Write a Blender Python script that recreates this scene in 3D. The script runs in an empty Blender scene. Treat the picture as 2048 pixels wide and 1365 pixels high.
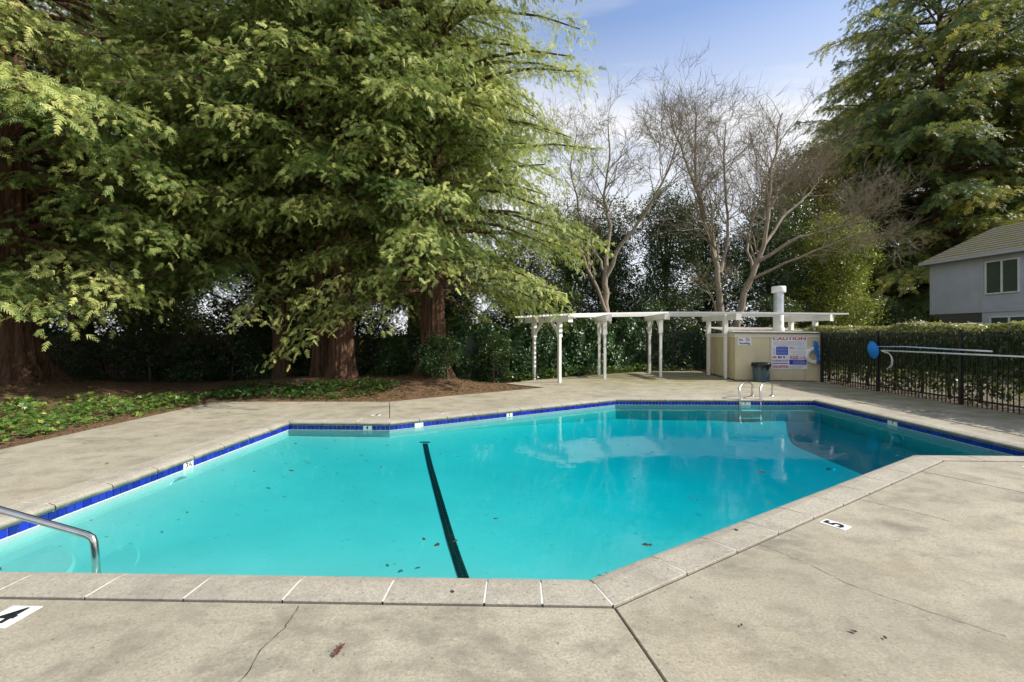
import bpy, bmesh, math, random
import numpy as np
from mathutils import Vector, Matrix

random.seed(7)
RNG = np.random.default_rng(7)
SC = bpy.context.scene
COL = SC.collection
PI = math.pi
R = math.radians

# ------------------------------------------------------------------ camera
cam = bpy.data.cameras.new("camera")
cam.lens = 16.0
cam.sensor_width = 36.0
cam.shift_y = -0.0051
cam.clip_start = 0.05
cam.clip_end = 2000
co = bpy.data.objects.new("camera", cam)
COL.objects.link(co)
co.location = (0, 0, 1.52)
co.rotation_euler = (R(90), 0, 0)
SC.camera = co

# ------------------------------------------------------------------ sun, sky, exposure
SUN_AZ = -6.5      # degrees from +X towards +Y
SUN_EL = 37.0
world = bpy.data.worlds.new("World")
SC.world = world
world.use_nodes = True
wn = world.node_tree.nodes
wl = world.node_tree.links
wn.clear()
w_out = wn.new("ShaderNodeOutputWorld")
w_bg = wn.new("ShaderNodeBackground")
w_bg.inputs["Strength"].default_value = 0.115
sky = wn.new("ShaderNodeTexSky")
sky.sky_type = 'NISHITA'
sky.sun_disc = False
sky.sun_elevation = R(SUN_EL)
sky.sun_rotation = R(90 - SUN_AZ)
sky.air_density = 1.0
sky.dust_density = 0.6
sky.ozone_density = 2.0
# thin cloud layer: noise on the view direction projected to a plane overhead
tc = wn.new("ShaderNodeTexCoord")
sep = wn.new("ShaderNodeSeparateXYZ")
wl.new(tc.outputs["Generated"], sep.inputs[0])
def wmath(op, a, b=None, c=None, clamp=False):
    n = wn.new("ShaderNodeMath"); n.operation = op; n.use_clamp = clamp
    for i, v in enumerate((a, b, c)):
        if v is None: continue
        if isinstance(v, (int, float)): n.inputs[i].default_value = v
        else: wl.new(v, n.inputs[i])
    return n.outputs[0]
zz = wmath('ADD', wmath('MAXIMUM', sep.outputs[2], 0.0), 0.22)
comb = wn.new("ShaderNodeCombineXYZ")
wl.new(wmath('DIVIDE', sep.outputs[0], zz), comb.inputs[0])
wl.new(wmath('DIVIDE', sep.outputs[1], zz), comb.inputs[1])
cmap = wn.new("ShaderNodeMapping")
cmap.inputs["Location"].default_value = (2.65, 0.35, 0.0)
cmap.inputs["Rotation"].default_value = (0, 0, R(24))
cmap.inputs["Scale"].default_value = (0.55, 1.15, 1)
wl.new(comb.outputs[0], cmap.inputs[0])
cn = wn.new("ShaderNodeTexNoise")
cn.inputs["Scale"].default_value = 1.15
cn.inputs["Detail"].default_value = 7
cn.inputs["Roughness"].default_value = 0.55
cn.inputs["Distortion"].default_value = 0.35
wl.new(cmap.outputs[0], cn.inputs[0])
cr = wn.new("ShaderNodeMapRange")
cr.inputs["From Min"].default_value = 0.46
cr.inputs["From Max"].default_value = 0.66
wl.new(cn.outputs[0], cr.inputs[0])
hor = wn.new("ShaderNodeMapRange")         # cloud bank thickening towards the horizon all round
hor.inputs["From Min"].default_value = 0.56
hor.inputs["From Max"].default_value = 0.34
wl.new(sep.outputs[2], hor.inputs[0])
cmask = wmath('ADD', cr.outputs[0], wmath('MULTIPLY', hor.outputs[0], 0.85), clamp=True)
cmask = wmath('MULTIPLY_ADD', cmask, 0.84, 0.12)
cmix = wn.new("ShaderNodeMix"); cmix.data_type = 'RGBA'
wl.new(cmask, cmix.inputs["Factor"])
smul = wn.new("ShaderNodeMix"); smul.data_type = 'RGBA'; smul.blend_type = 'MULTIPLY'
smul.inputs["Factor"].default_value = 1.0
wl.new(sky.outputs[0], smul.inputs["A"])
smul.inputs["B"].default_value = (1.0, 1.16, 1.36, 1)
wl.new(smul.outputs["Result"], cmix.inputs["A"])
cmix.inputs["B"].default_value = (6.1, 6.15, 6.3, 1)
wl.new(cmix.outputs["Result"], w_bg.inputs["Color"])
wl.new(w_bg.outputs[0], w_out.inputs[0])

sun = bpy.data.lights.new("sun", 'SUN')
sun.energy = 5.0
sun.angle = R(0.5)
sun.color = (1.0, 0.95, 0.87)
so = bpy.data.objects.new("sun", sun)
COL.objects.link(so)
sdir = Vector((math.cos(R(SUN_AZ)) * math.cos(R(SUN_EL)), math.sin(R(SUN_AZ)) * math.cos(R(SUN_EL)), math.sin(R(SUN_EL))))
so.rotation_euler = sdir.to_track_quat('Z', 'Y').to_euler()
so.location = sdir * 60

SC.view_settings.view_transform = 'Standard'
SC.view_settings.look = 'None'
SC.view_settings.gamma = 1.0
SC.view_settings.exposure = 0.5
SC.view_settings.use_curve_mapping = False
SC.render.engine = 'CYCLES'
SC.cycles.use_denoising = True
SC.cycles.max_bounces = 8
SC.cycles.transparent_max_bounces = 12
SC.cycles.diffuse_bounces = 3
SC.cycles.glossy_bounces = 3
SC.cycles.transmission_bounces = 6
SC.cycles.sample_clamp_indirect = 6.0

# ------------------------------------------------------------------ material helpers
class NT:
    def __init__(s, name):
        s.m = bpy.data.materials.new(name)
        s.m.use_nodes = True
        s.n = s.m.node_tree.nodes
        s.l = s.m.node_tree.links
        s.n.clear()
        s.out = s.n.new("ShaderNodeOutputMaterial")
    def link(s, a, b): s.l.new(a, b)
    def put(s, sock, v):
        if v is None: return
        if hasattr(v, 'is_output'): s.l.new(v, sock)
        elif isinstance(v, (tuple, list)) and len(v) == 3 and sock.type == 'RGBA': sock.default_value = (*v, 1)
        else: sock.default_value = v
    def pos(s):
        return s.n.new("ShaderNodeNewGeometry").outputs["Position"]
    def obj(s):
        return s.n.new("ShaderNodeTexCoord").outputs["Object"]
    def mapping(s, v, scale=(1, 1, 1), rot=(0, 0, 0), loc=(0, 0, 0)):
        n = s.n.new("ShaderNodeMapping")
        n.inputs["Scale"].default_value = scale
        n.inputs["Rotation"].default_value = rot
        n.inputs["Location"].default_value = loc
        s.l.new(v, n.inputs[0])
        return n.outputs[0]
    def noise(s, v, scale, detail=4, rough=0.55, dist=0.0):
        n = s.n.new("ShaderNodeTexNoise")
        n.inputs["Scale"].default_value = scale
        n.inputs["Detail"].default_value = detail
        n.inputs["Roughness"].default_value = rough
        n.inputs["Distortion"].default_value = dist
        s.l.new(v, n.inputs["Vector"])
        return n.outputs[0]
    def rng(s, v, a, b, c=0.0, d=1.0):
        n = s.n.new("ShaderNodeMapRange")
        n.inputs[1].default_value = a; n.inputs[2].default_value = b
        n.inputs[3].default_value = c; n.inputs[4].default_value = d
        s.l.new(v, n.inputs[0])
        return n.outputs[0]
    def math(s, op, a, b=None, c=None, clamp=False):
        n = s.n.new("ShaderNodeMath"); n.operation = op; n.use_clamp = clamp
        for i, v in enumerate((a, b, c)):
            if v is not None: s.put(n.inputs[i], v)
        return n.outputs[0]
    def mix(s, f, a, b, blend='MIX'):
        n = s.n.new("ShaderNodeMix"); n.data_type = 'RGBA'; n.blend_type = blend
        s.put(n.inputs["Factor"], f); s.put(n.inputs["A"], a); s.put(n.inputs["B"], b)
        return n.outputs["Result"]
    def bump(s, h, strength=0.3, dist=0.01):
        n = s.n.new("ShaderNodeBump")
        n.inputs["Strength"].default_value = strength
        n.inputs["Distance"].default_value = dist
        s.l.new(h, n.inputs["Height"])
        return n.outputs[0]
    def attr(s, name):
        n = s.n.new("ShaderNodeAttribute"); n.attribute_name = name
        return n.outputs["Fac"]
    def rand(s):
        return s.n.new("ShaderNodeObjectInfo").outputs["Random"]
    def bsdf(s, col, rough=0.7, metal=0.0, normal=None, spec=0.5, final=True):
        n = s.n.new("ShaderNodeBsdfPrincipled")
        s.put(n.inputs["Base Color"], col)
        s.put(n.inputs["Roughness"], rough)
        s.put(n.inputs["Metallic"], metal)
        n.inputs["Specular IOR Level"].default_value = spec
        if normal is not None: s.l.new(normal, n.inputs["Normal"])
        if final: s.l.new(n.outputs[0], s.out.inputs[0])
        return n

def mat_plain(name, col, rough=0.6, metal=0.0, var=0.12, scale=9.0, bump=0.0, spec=0.5, dirt=None, dirtamt=0.35):
    t = NT(name)
    p = t.pos()
    n1 = t.noise(p, scale, 5)
    c = t.mix(t.rng(n1, 0.3, 0.7), tuple(x * (1 - var) for x in col), tuple(min(1, x * (1 + var)) for x in col))
    if dirt is not None:
        n2 = t.noise(p, scale * 0.37, 6, 0.65)
        c = t.mix(t.math('MULTIPLY', t.rng(n2, 0.5, 0.72), dirtamt), c, dirt)
    nb = t.bump(t.noise(p, scale * 8, 4), bump, 0.004) if bump > 0 else None
    t.bsdf(c, rough, metal, nb, spec)
    return t.m

def mat_concrete(name, a, b, moss=False, rough_bump=0.5, stain=0.6):
    t = NT(name)
    p = t.pos()
    big = t.noise(p, 0.55, 6, 0.6, 0.3)
    c = t.mix(t.rng(big, 0.32, 0.68), a, b)
    med = t.noise(t.mapping(p, (1.0, 1.15, 1), (0, 0, R(-25))), 2.6, 8, 0.74, 0.3)
    c = t.mix(t.math('MULTIPLY', t.rng(med, 0.46, 0.68), 0.75 * stain), c, tuple(x * 0.45 for x in a))
    blot = t.noise(t.mapping(p, (1.0, 1.6, 1), (0, 0, R(-20)), (3.1, 1.7, 0)), 0.85, 8, 0.72, 0.3)
    c = t.mix(t.math('MULTIPLY', t.rng(blot, 0.54, 0.70), 0.95 * stain), c, (0.12, 0.112, 0.085))
    warm = t.noise(t.mapping(p, (1, 1, 1), (0, 0, 0), (9, 4, 0)), 0.9, 5)
    c = t.mix(t.math('MULTIPLY', t.rng(warm, 0.55, 0.75), 0.4), c, (0.40, 0.33, 0.19))
    strk = t.noise(t.mapping(p, (3.2, 3.8, 1), (0, 0, R(-28))), 3.6, 7, 0.8, 0.3)
    c = t.mix(t.math('MULTIPLY', t.rng(strk, 0.54, 0.70), 0.55 * stain), c, (0.15, 0.14, 0.11))
    pale = t.noise(t.mapping(p, (1, 1, 1), (0, 0, 0), (21, 14, 0)), 1.7, 6, 0.65)
    c = t.mix(t.math('MULTIPLY', t.rng(pale, 0.56, 0.72), 0.4), c, tuple(min(1, x * 1.22) for x in b))
    fine = t.noise(p, 62, 5, 0.85)
    c = t.mix(t.math('MULTIPLY', t.rng(fine, 0.42, 0.60), 0.62), c, tuple(x * 0.55 for x in a))
    pit = t.noise(p, 38, 2, 0.5)
    c = t.mix(t.math('MULTIPLY', t.rng(pit, 0.66, 0.72), 0.6), c, (0.10, 0.09, 0.07))
    if name.startswith('coping'):
        spz = t.n.new('ShaderNodeSeparateXYZ'); t.link(p, spz.inputs[0])
        al = t.math('MULTIPLY', t.rng(spz.outputs[2], -0.012, -0.045), t.rng(t.noise(p, 6, 5), 0.30, 0.55, 0.6, 0.97))
        c = t.mix(al, c, (0.055, 0.09, 0.07))
    if moss:
        # patchy moss on the damp corner by the pergola
        sx = t.n.new("ShaderNodeVectorMath"); sx.operation = 'DISTANCE'
        t.link(t.mapping(p, (1.0, 1.25, 0.0)), sx.inputs[0]); sx.inputs[1].default_value = (5.2, 20.6, 0)
        reach = t.rng(sx.outputs["Value"], 5.2, 1.5)
        sy = t.n.new("ShaderNodeVectorMath"); sy.operation = 'DISTANCE'
        t.link(t.mapping(p, (1.0, 0.3, 0.0)), sy.inputs[0]); sy.inputs[1].default_value = (9.3, 3.4, 0)
        reach2 = t.rng(sy.outputs["Value"], 1.5, 0.6)
        mn = t.noise(t.mapping(p, (1, 1.8, 1)), 1.4, 6, 0.65)
        f = t.math('MULTIPLY', t.math('MAXIMUM', reach, t.math('MULTIPLY', reach2, 0.7)), t.rng(mn, 0.36, 0.58))
        c = t.mix(t.math('MULTIPLY', f, 0.85), c, (0.16, 0.145, 0.03))
    hb = t.math('ADD', t.math('MULTIPLY', fine, 0.7), t.math('MULTIPLY', t.noise(p, 14, 4), 0.6))
    t.bsdf(c, 0.88, 0, t.bump(hb, rough_bump, 0.006), 0.25)
    return t.m

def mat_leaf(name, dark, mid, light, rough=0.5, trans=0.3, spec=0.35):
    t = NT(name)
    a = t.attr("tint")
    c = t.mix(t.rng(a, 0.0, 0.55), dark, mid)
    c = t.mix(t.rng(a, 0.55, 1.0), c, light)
    b = t.bsdf(c, rough, 0, None, spec, final=False)
    tr = t.n.new("ShaderNodeBsdfTranslucent")
    t.link(t.mix(0.45, c, (0.36, 0.40, 0.06)), tr.inputs[0])
    m = t.n.new("ShaderNodeMixShader"); m.inputs[0].default_value = trans
    t.link(b.outputs[0], m.inputs[1]); t.link(tr.outputs[0], m.inputs[2])
    t.link(m.outputs[0], t.out.inputs[0])
    return t.m

def mat_bark(name, a, b, stretch=0.12, scale=14, bump=0.9, dist=0.05):
    t = NT(name)
    p = t.pos()
    q = t.mapping(p, (1, 1, stretch))
    n1 = t.noise(q, scale, 7, 0.65, 0.3)
    n2 = t.noise(p, 1.2, 4)
    c = t.mix(t.rng(n1, 0.32, 0.68), a, b)
    c = t.mix(t.math('MULTIPLY', t.rng(n2, 0.45, 0.7), 0.4), c, tuple(x * 0.6 + 0.03 for x in b))
    t.bsdf(c, 0.9, 0, t.bump(n1, bump, dist), 0.2)
    return t.m

M = {}
M['deck'] = mat_concrete('deck_concrete', (0.345, 0.31, 0.232), (0.475, 0.426, 0.325), moss=True, stain=0.9)
M['coping'] = mat_concrete('coping_concrete', (0.38, 0.345, 0.275), (0.49, 0.445, 0.36), rough_bump=0.9, stain=0.6)
M['grout'] = mat_plain('white_grout', (0.64, 0.61, 0.55), 0.9)
M['joint'] = mat_plain('black_joint_filler', (0.035, 0.032, 0.028), 0.9)
M['white_joint'] = mat_plain('pale_joint_filler', (0.6, 0.57, 0.5), 0.9)
t = NT('pool_plaster')
p = t.pos()
c = t.mix(t.rng(t.noise(p, 0.9, 6, 0.6), 0.3, 0.7), (0.36, 0.43, 0.39), (0.44, 0.49, 0.44))
c = t.mix(t.math('MULTIPLY', t.rng(t.noise(t.mapping(p, (1, 1, 1), (0, 0, 0), (5, 2, 0)), 2.6, 7, 0.7), 0.52, 0.72), 0.35), c, (0.33, 0.44, 0.40))
c = t.mix(t.math('MULTIPLY', t.rng(t.noise(t.mapping(p, (1, 1.6, 1)), 9.0, 3, 0.55), 0.68, 0.74), 0.65), c, (0.13, 0.20, 0.16))
t.bsdf(c, 0.85, 0, None, 0.2)
M['plaster'] = t.m
M['black_tile'] = mat_plain('black_tile', (0.012, 0.014, 0.016), 0.25)
M['white_tile'] = mat_plain('white_tile', (0.74, 0.74, 0.70), 0.35, dirt=(0.4, 0.38, 0.3))
M['ink'] = mat_plain('black_ink', (0.01, 0.01, 0.012), 0.5)
t = NT('blue_tile')
rr = t.rand()
c = t.mix(rr, (0.005, 0.010, 0.16), (0.012, 0.026, 0.36))
c = t.mix(t.math('MULTIPLY', t.rng(t.noise(t.pos(), 12, 4), 0.5, 0.7), 0.4), c, (0.02, 0.04, 0.12))
t.bsdf(c, 0.18, 0, None, 0.5)
M['blue_tile'] = t.m
M['steel'] = mat_plain('stainless_steel', (0.62, 0.61, 0.58), 0.22, 1.0, var=0.1, dirt=(0.28, 0.22, 0.12), dirtamt=0.3)
M['white_wood'] = mat_plain('white_painted_wood', (0.80, 0.79, 0.74), 0.55, var=0.05, scale=5, bump=0.1, dirt=(0.55, 0.50, 0.36), dirtamt=0.25)
M['beige'] = mat_plain('beige_painted_plywood', (0.62, 0.54, 0.34), 0.7, var=0.05, scale=4, bump=0.12, dirt=(0.42, 0.36, 0.20), dirtamt=0.3)
M['cream'] = mat_plain('cream_trim_paint', (0.74, 0.70, 0.58), 0.6, var=0.06, scale=5, dirt=(0.42, 0.38, 0.28))
M['roofing'] = mat_plain('grey_roofing', (0.40, 0.37, 0.32), 0.9, var=0.25, scale=6, bump=0.4, dirt=(0.14, 0.13, 0.09), dirtamt=0.6)
M['black_metal'] = mat_plain('black_painted_metal', (0.012, 0.013, 0.014), 0.4, 0.0, var=0.3)
M['galv'] = mat_plain('galvanised_steel', (0.58, 0.62, 0.64), 0.42, 0.75, var=0.12, scale=6, dirt=(0.35, 0.33, 0.28))
M['sign_white'] = mat_plain('sign_white', (0.78, 0.79, 0.80), 0.4, var=0.03)
M['sign_red'] = mat_plain('sign_red', (0.45, 0.012, 0.025), 0.45, var=0.05)
M['sign_blue'] = mat_plain('sign_blue', (0.018, 0.045, 0.46), 0.45, var=0.12)
M['sign_pink'] = mat_plain('sign_faded_red', (0.66, 0.22, 0.22), 0.5)
M['sign_grey'] = mat_plain('sign_small_print', (0.42, 0.44, 0.48), 0.5)
M['blue_rope'] = mat_plain('blue_rope', (0.01, 0.19, 0.62), 0.7, var=0.35, scale=60, bump=0.6)
M['ring_white'] = mat_plain('white_ring_shell', (0.78, 0.77, 0.72), 0.5, var=0.05, dirt=(0.5, 0.46, 0.36))
M['bin_grey'] = mat_plain('blue_grey_plastic', (0.075, 0.12, 0.135), 0.5, var=0.15, scale=7)
M['black_bag'] = mat_plain('black_bin_liner', (0.008, 0.008, 0.009), 0.28, var=0.2)
M['net_blue'] = mat_plain('blue_net', (0.01, 0.22, 0.68), 0.75, var=0.25, scale=40, bump=0.5)
M['alu'] = mat_plain('aluminium_pole', (0.78, 0.79, 0.76), 0.5, 0.0, var=0.06)
M['blue_pole'] = mat_plain('blue_anodised_pole', (0.45, 0.58, 0.74), 0.5, 0.0, var=0.06)
M['soil'] = None
M['house'] = None
M['redbark'] = mat_bark('redwood_bark', (0.028, 0.016, 0.010), (0.19, 0.105, 0.062), 0.10, 16, 1.0, 0.09)
M['greybark'] = mat_bark('pale_grey_bark', (0.16, 0.13, 0.095), (0.36, 0.30, 0.22), 0.35, 16, 0.5, 0.02)
M['twig'] = mat_bark('twig_bark', (0.16, 0.13, 0.09), (0.34, 0.285, 0.195), 0.6, 20, 0.2, 0.01)
M['darkbark'] = mat_bark('dark_bark', (0.045, 0.035, 0.025), (0.12, 0.09, 0.06), 0.3, 14, 0.5, 0.02)
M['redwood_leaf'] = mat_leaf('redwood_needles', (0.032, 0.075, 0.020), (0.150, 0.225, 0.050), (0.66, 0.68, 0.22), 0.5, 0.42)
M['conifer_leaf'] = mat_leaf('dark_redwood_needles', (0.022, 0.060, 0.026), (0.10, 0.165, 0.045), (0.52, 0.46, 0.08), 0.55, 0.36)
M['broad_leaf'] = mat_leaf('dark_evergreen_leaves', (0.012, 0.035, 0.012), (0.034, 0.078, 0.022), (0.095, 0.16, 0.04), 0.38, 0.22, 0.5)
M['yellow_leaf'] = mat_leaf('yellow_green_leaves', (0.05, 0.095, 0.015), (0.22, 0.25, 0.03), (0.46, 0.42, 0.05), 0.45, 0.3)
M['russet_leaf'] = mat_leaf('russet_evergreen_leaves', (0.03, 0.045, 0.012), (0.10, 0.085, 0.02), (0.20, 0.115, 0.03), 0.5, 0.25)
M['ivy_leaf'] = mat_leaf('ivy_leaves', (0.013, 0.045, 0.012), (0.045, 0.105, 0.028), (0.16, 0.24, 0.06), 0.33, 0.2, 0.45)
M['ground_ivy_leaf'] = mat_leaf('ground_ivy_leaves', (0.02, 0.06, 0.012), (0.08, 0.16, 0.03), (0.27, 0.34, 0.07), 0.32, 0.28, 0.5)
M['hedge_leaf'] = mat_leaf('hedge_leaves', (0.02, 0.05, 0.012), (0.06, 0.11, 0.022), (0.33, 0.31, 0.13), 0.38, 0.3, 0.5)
M['dry_leaf'] = mat_leaf('dry_leaves', (0.05, 0.026, 0.012), (0.13, 0.07, 0.03), (0.30, 0.20, 0.10), 0.7, 0.15, 0.2)
M['dead_leaf'] = mat_plain('dead_brown_leaf', (0.045, 0.022, 0.012), 0.7, var=0.4, scale=50)
M['red_sprig'] = mat_plain('red_brown_dry_sprig', (0.11, 0.035, 0.018), 0.7, var=0.4, scale=50)

# ground: mulch and soil, drier and paler litter beyond the iron fence
t = NT('ground_soil')
p = t.pos()
n1 = t.noise(p, 3.0, 8, 0.7)
n2 = t.noise(p, 34, 5, 0.7)
c = t.mix(t.rng(n1, 0.35, 0.65), (0.075, 0.045, 0.026), (0.17, 0.105, 0.06))
c = t.mix(t.math('MULTIPLY', t.rng(n2, 0.45, 0.66), 0.7), c, (0.26, 0.165, 0.095))
c = t.mix(t.math('MULTIPLY', t.rng(n2, 0.44, 0.34), 0.7), c, (0.035, 0.022, 0.014))
mo = t.noise(t.mapping(p, (1, 1, 1), (0, 0, 0), (4, 8, 0)), 1.1, 6, 0.6)
c = t.mix(t.math('MULTIPLY', t.rng(mo, 0.54, 0.66), 0.65), c, (0.105, 0.10, 0.02))
sp = t.n.new("ShaderNodeSeparateXYZ"); t.link(p, sp.inputs[0])
fx = t.rng(sp.outputs[0], 9.9, 10.6)
lit = t.mix(t.rng(n2, 0.4, 0.6), (0.08, 0.065, 0.045), (0.25, 0.21, 0.165))
c = t.mix(fx, c, lit)
t.bsdf(c, 0.95, 0, t.bump(t.math('ADD', n2, t.math('MULTIPLY', n1, 2.0)), 0.8, 0.03), 0.15)
M['soil'] = t.m

# grey house siding: fine horizontal boards as relief
t = NT('grey_house_siding')
p = t.pos()
sp = t.n.new("ShaderNodeSeparateXYZ"); t.link(p, sp.inputs[0])
saw = t.math('FRACT', t.math('MULTIPLY', sp.outputs[2], 7.5))
c = t.mix(t.rng(t.noise(p, 1.5, 5), 0.3, 0.7), (0.39, 0.425, 0.47), (0.47, 0.505, 0.55))
t.bsdf(c, 0.75, 0, t.bump(saw, 0.5, 0.012), 0.3)
M['house'] = t.m
M['house_trim'] = mat_plain('grey_house_trim', (0.42, 0.44, 0.46), 0.7, var=0.08, dirt=(0.50, 0.47, 0.42), dirtamt=0.5)
M['window_frame'] = mat_plain('white_window_frame', (0.62, 0.66, 0.64), 0.5)
t = NT('window_glass'); t.bsdf((0.05, 0.075, 0.065), 0.08, 0, None, 0.9); M['glass'] = t.m
t = NT('mossy_shingles')
p = t.pos()
n1 = t.noise(p, 2.2, 6, 0.65); n2 = t.noise(p, 22, 4)
c = t.mix(t.rng(n2, 0.35, 0.65), (0.09, 0.082, 0.062), (0.19, 0.168, 0.125))
c = t.mix(t.math('MULTIPLY', t.rng(n1, 0.48, 0.6), 0.8), c, (0.115, 0.135, 0.025))
t.bsdf(c, 0.95, 0, t.bump(n2, 0.6, 0.02), 0.2)
M['shingle'] = t.m

# water: flat dielectric surface, clear inside with red light absorbed over distance
t = NT('pool_water')
p = t.pos()
nb = t.bump(t.math('ADD', t.noise(t.mapping(p, (1, 1, 1)), 3.2, 3), t.math('MULTIPLY', t.noise(p, 14, 2), 0.12)), 0.045, 0.05)
lw = t.n.new("ShaderNodeLayerWeight"); lw.inputs[0].default_value = 0.5
t.link(nb, lw.inputs["Normal"])
fr = t.math('ADD', t.math('MULTIPLY', t.math('POWER', lw.outputs["Facing"], 5.0), 0.52), 0.02, clamp=True)
tr = t.n.new("ShaderNodeBsdfTransparent")
gl = t.n.new("ShaderNodeBsdfGlossy"); gl.inputs["Roughness"].default_value = 0.0
t.link(nb, gl.inputs["Normal"])
mx = t.n.new("ShaderNodeMixShader")
t.link(fr, mx.inputs[0]); t.link(tr.outputs[0], mx.inputs[1]); t.link(gl.outputs[0], mx.inputs[2])
t.link(mx.outputs[0], t.out.inputs[0])
va = t.n.new("ShaderNodeVolumeAbsorption")
va.inputs["Color"].default_value = (0.0, 0.89, 0.935, 1)
va.inputs["Density"].default_value = 2.3
t.link(va.outputs[0], t.out.inputs["Volume"])
M['water'] = t.m

# ------------------------------------------------------------------ object helpers
def link(o, parent=None):
    COL.objects.link(o)
    if parent is not None: o.parent = parent
    return o
def tag(o, label=None, cat=None, group=None, kind=None):
    if label: o['label'] = label
    if cat: o['category'] = cat
    if group: o['group'] = group
    if kind: o['kind'] = kind
    return o
def empty(name, loc=(0, 0, 0), rz=0.0):
    o = bpy.data.objects.new(name, None)
    o.location = loc; o.rotation_euler = (0, 0, rz)
    o.empty_display_size = 0.2
    return link(o)
def fast_mesh(name, V, F, mat, parent=None, smooth=False, tint=None):
    V = np.asarray(V, np.float32); F = np.asarray(F, np.int32)
    me = bpy.data.meshes.new(name)
    me.vertices.add(len(V)); me.vertices.foreach_set("co", V.ravel())
    k = F.shape[1]
    me.loops.add(F.size); me.loops.foreach_set("vertex_index", F.ravel())
    me.polygons.add(len(F))
    me.polygons.foreach_set("loop_start", np.arange(0, F.size, k, dtype=np.int32))
    try: me.polygons.foreach_set("loop_total", np.full(len(F), k, np.int32))
    except Exception: pass
    if smooth: me.polygons.foreach_set("use_smooth", np.ones(len(F), bool))
    me.update(calc_edges=True)
    if tint is not None:
        at = me.attributes.new("tint", 'FLOAT', 'POINT')
        at.data.foreach_set("value", np.asarray(tint, np.float32))
    me.materials.append(M[mat])
    o = bpy.data.objects.new(name, me)
    return link(o, parent)

class MB:
    def __init__(s): s.v = []; s.f = []
    def add(s, v, f):
        o = len(s.v); s.v += [tuple(x) for x in v]; s.f += [tuple(i + o for i in q) for q in f]; return s
    def box(s, x0, x1, y0, y1, z0, z1):
        v = [(x, y, z) for z in (z0, z1) for x, y in ((x0, y0), (x1, y0), (x1, y1), (x0, y1))]
        return s.add(v, [(3, 2, 1, 0), (4, 5, 6, 7), (0, 1, 5, 4), (1, 2, 6, 5), (2, 3, 7, 6), (3, 0, 4, 7)])
    def bar(s, a, b, w, h, up=(0, 0, 1)):
        a = Vector(a); b = Vector(b); d = (b - a).normalized(); u = Vector(up)
        sd = d.cross(u)
        if sd.length < 1e-4: sd = d.cross(Vector((1, 0, 0)))
        sd.normalize(); u = sd.cross(d).normalized()
        c = [(-1, -1), (1, -1), (1, 1), (-1, 1)]
        v = [a + sd * (x * w / 2) + u * (y * h / 2) for x, y in c] + [b + sd * (x * w / 2) + u * (y * h / 2) for x, y in c]
        return s.add(v, [(3, 2, 1, 0), (4, 5, 6, 7), (0, 1, 5, 4), (1, 2, 6, 5), (2, 3, 7, 6), (3, 0, 4, 7)])
    def tube(s, pts, rad, n=8, cap=True):
        pts = [Vector(p) for p in pts]
        if not isinstance(rad, (list, tuple)): rad = [rad] * len(pts)
        ref = None; v = []; f = []
        for i, p in enumerate(pts):
            d = (pts[min(i + 1, len(pts) - 1)] - pts[max(i - 1, 0)]).normalized()
            if ref is None:
                ref = d.orthogonal().normalized()
            sd = (ref - d * ref.dot(d)).normalized(); ref = sd
            u = d.cross(sd)
            for k in range(n):
                a = 2 * PI * k / n
                v.append(p + (sd * math.cos(a) + u * math.sin(a)) * rad[i])
        for i in range(len(pts) - 1):
            for k in range(n):
                f.append((i * n + k, i * n + (k + 1) % n, (i + 1) * n + (k + 1) % n, (i + 1) * n + k))
        if cap:
            f.append(tuple(range(n - 1, -1, -1))); f.append(tuple(range((len(pts) - 1) * n, len(pts) * n)))
        return s.add(v, f)
    def prism(s, poly, z0, z1, ch=0.0):
        n = len(poly)
        if ch > 0:
            inner = offset_poly(poly, -ch)
            v = [(x, y, z0) for x, y in poly] + [(x, y, z1 - ch) for x, y in poly] + [(x, y, z1) for x, y in inner]
            f = [tuple(range(n - 1, -1, -1)), tuple(range(2 * n, 3 * n))]
            for k in range(n):
                j = (k + 1) % n
                f += [(k, j, n + j, n + k), (n + k, n + j, 2 * n + j, 2 * n + k)]
        else:
            v = [(x, y, z0) for x, y in poly] + [(x, y, z1) for x, y in poly]
            f = [tuple(range(n - 1, -1, -1)), tuple(range(n, 2 * n))]
            for k in range(n):
                j = (k + 1) % n; f.append((k, j, n + j, n + k))
        return s.add(v, f)
    def lathe(s, prof, n=28, c=(0, 0, 0)):
        v = []; f = []
        for r, z in prof:
            for k in range(n):
                a = 2 * PI * k / n; v.append((c[0] + r * math.cos(a), c[1] + r * math.sin(a), c[2] + z))
        for i in range(len(prof) - 1):
            for k in range(n):
                f.append((i * n + k, i * n + (k + 1) % n, (i + 1) * n + (k + 1) % n, (i + 1) * n + k))
        return s.add(v, f)
    def build(s, name, mat, parent=None, smooth=False, bevel=0.0):
        me = bpy.data.meshes.new(name)
        me.from_pydata(s.v, [], s.f); me.update()
        bm = bmesh.new(); bm.from_mesh(me)
        bmesh.ops.recalc_face_normals(bm, faces=bm.faces)
        bm.to_mesh(me); bm.free()
        if smooth: me.polygons.foreach_set("use_smooth", [True] * len(me.polygons))
        me.materials.append(M[mat])
        o = bpy.data.objects.new(name, me)
        link(o, parent)
        if bevel > 0:
            b = o.modifiers.new("bevel", 'BEVEL'); b.width = bevel; b.segments = 2; b.limit_method = 'ANGLE'
        return o

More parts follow.
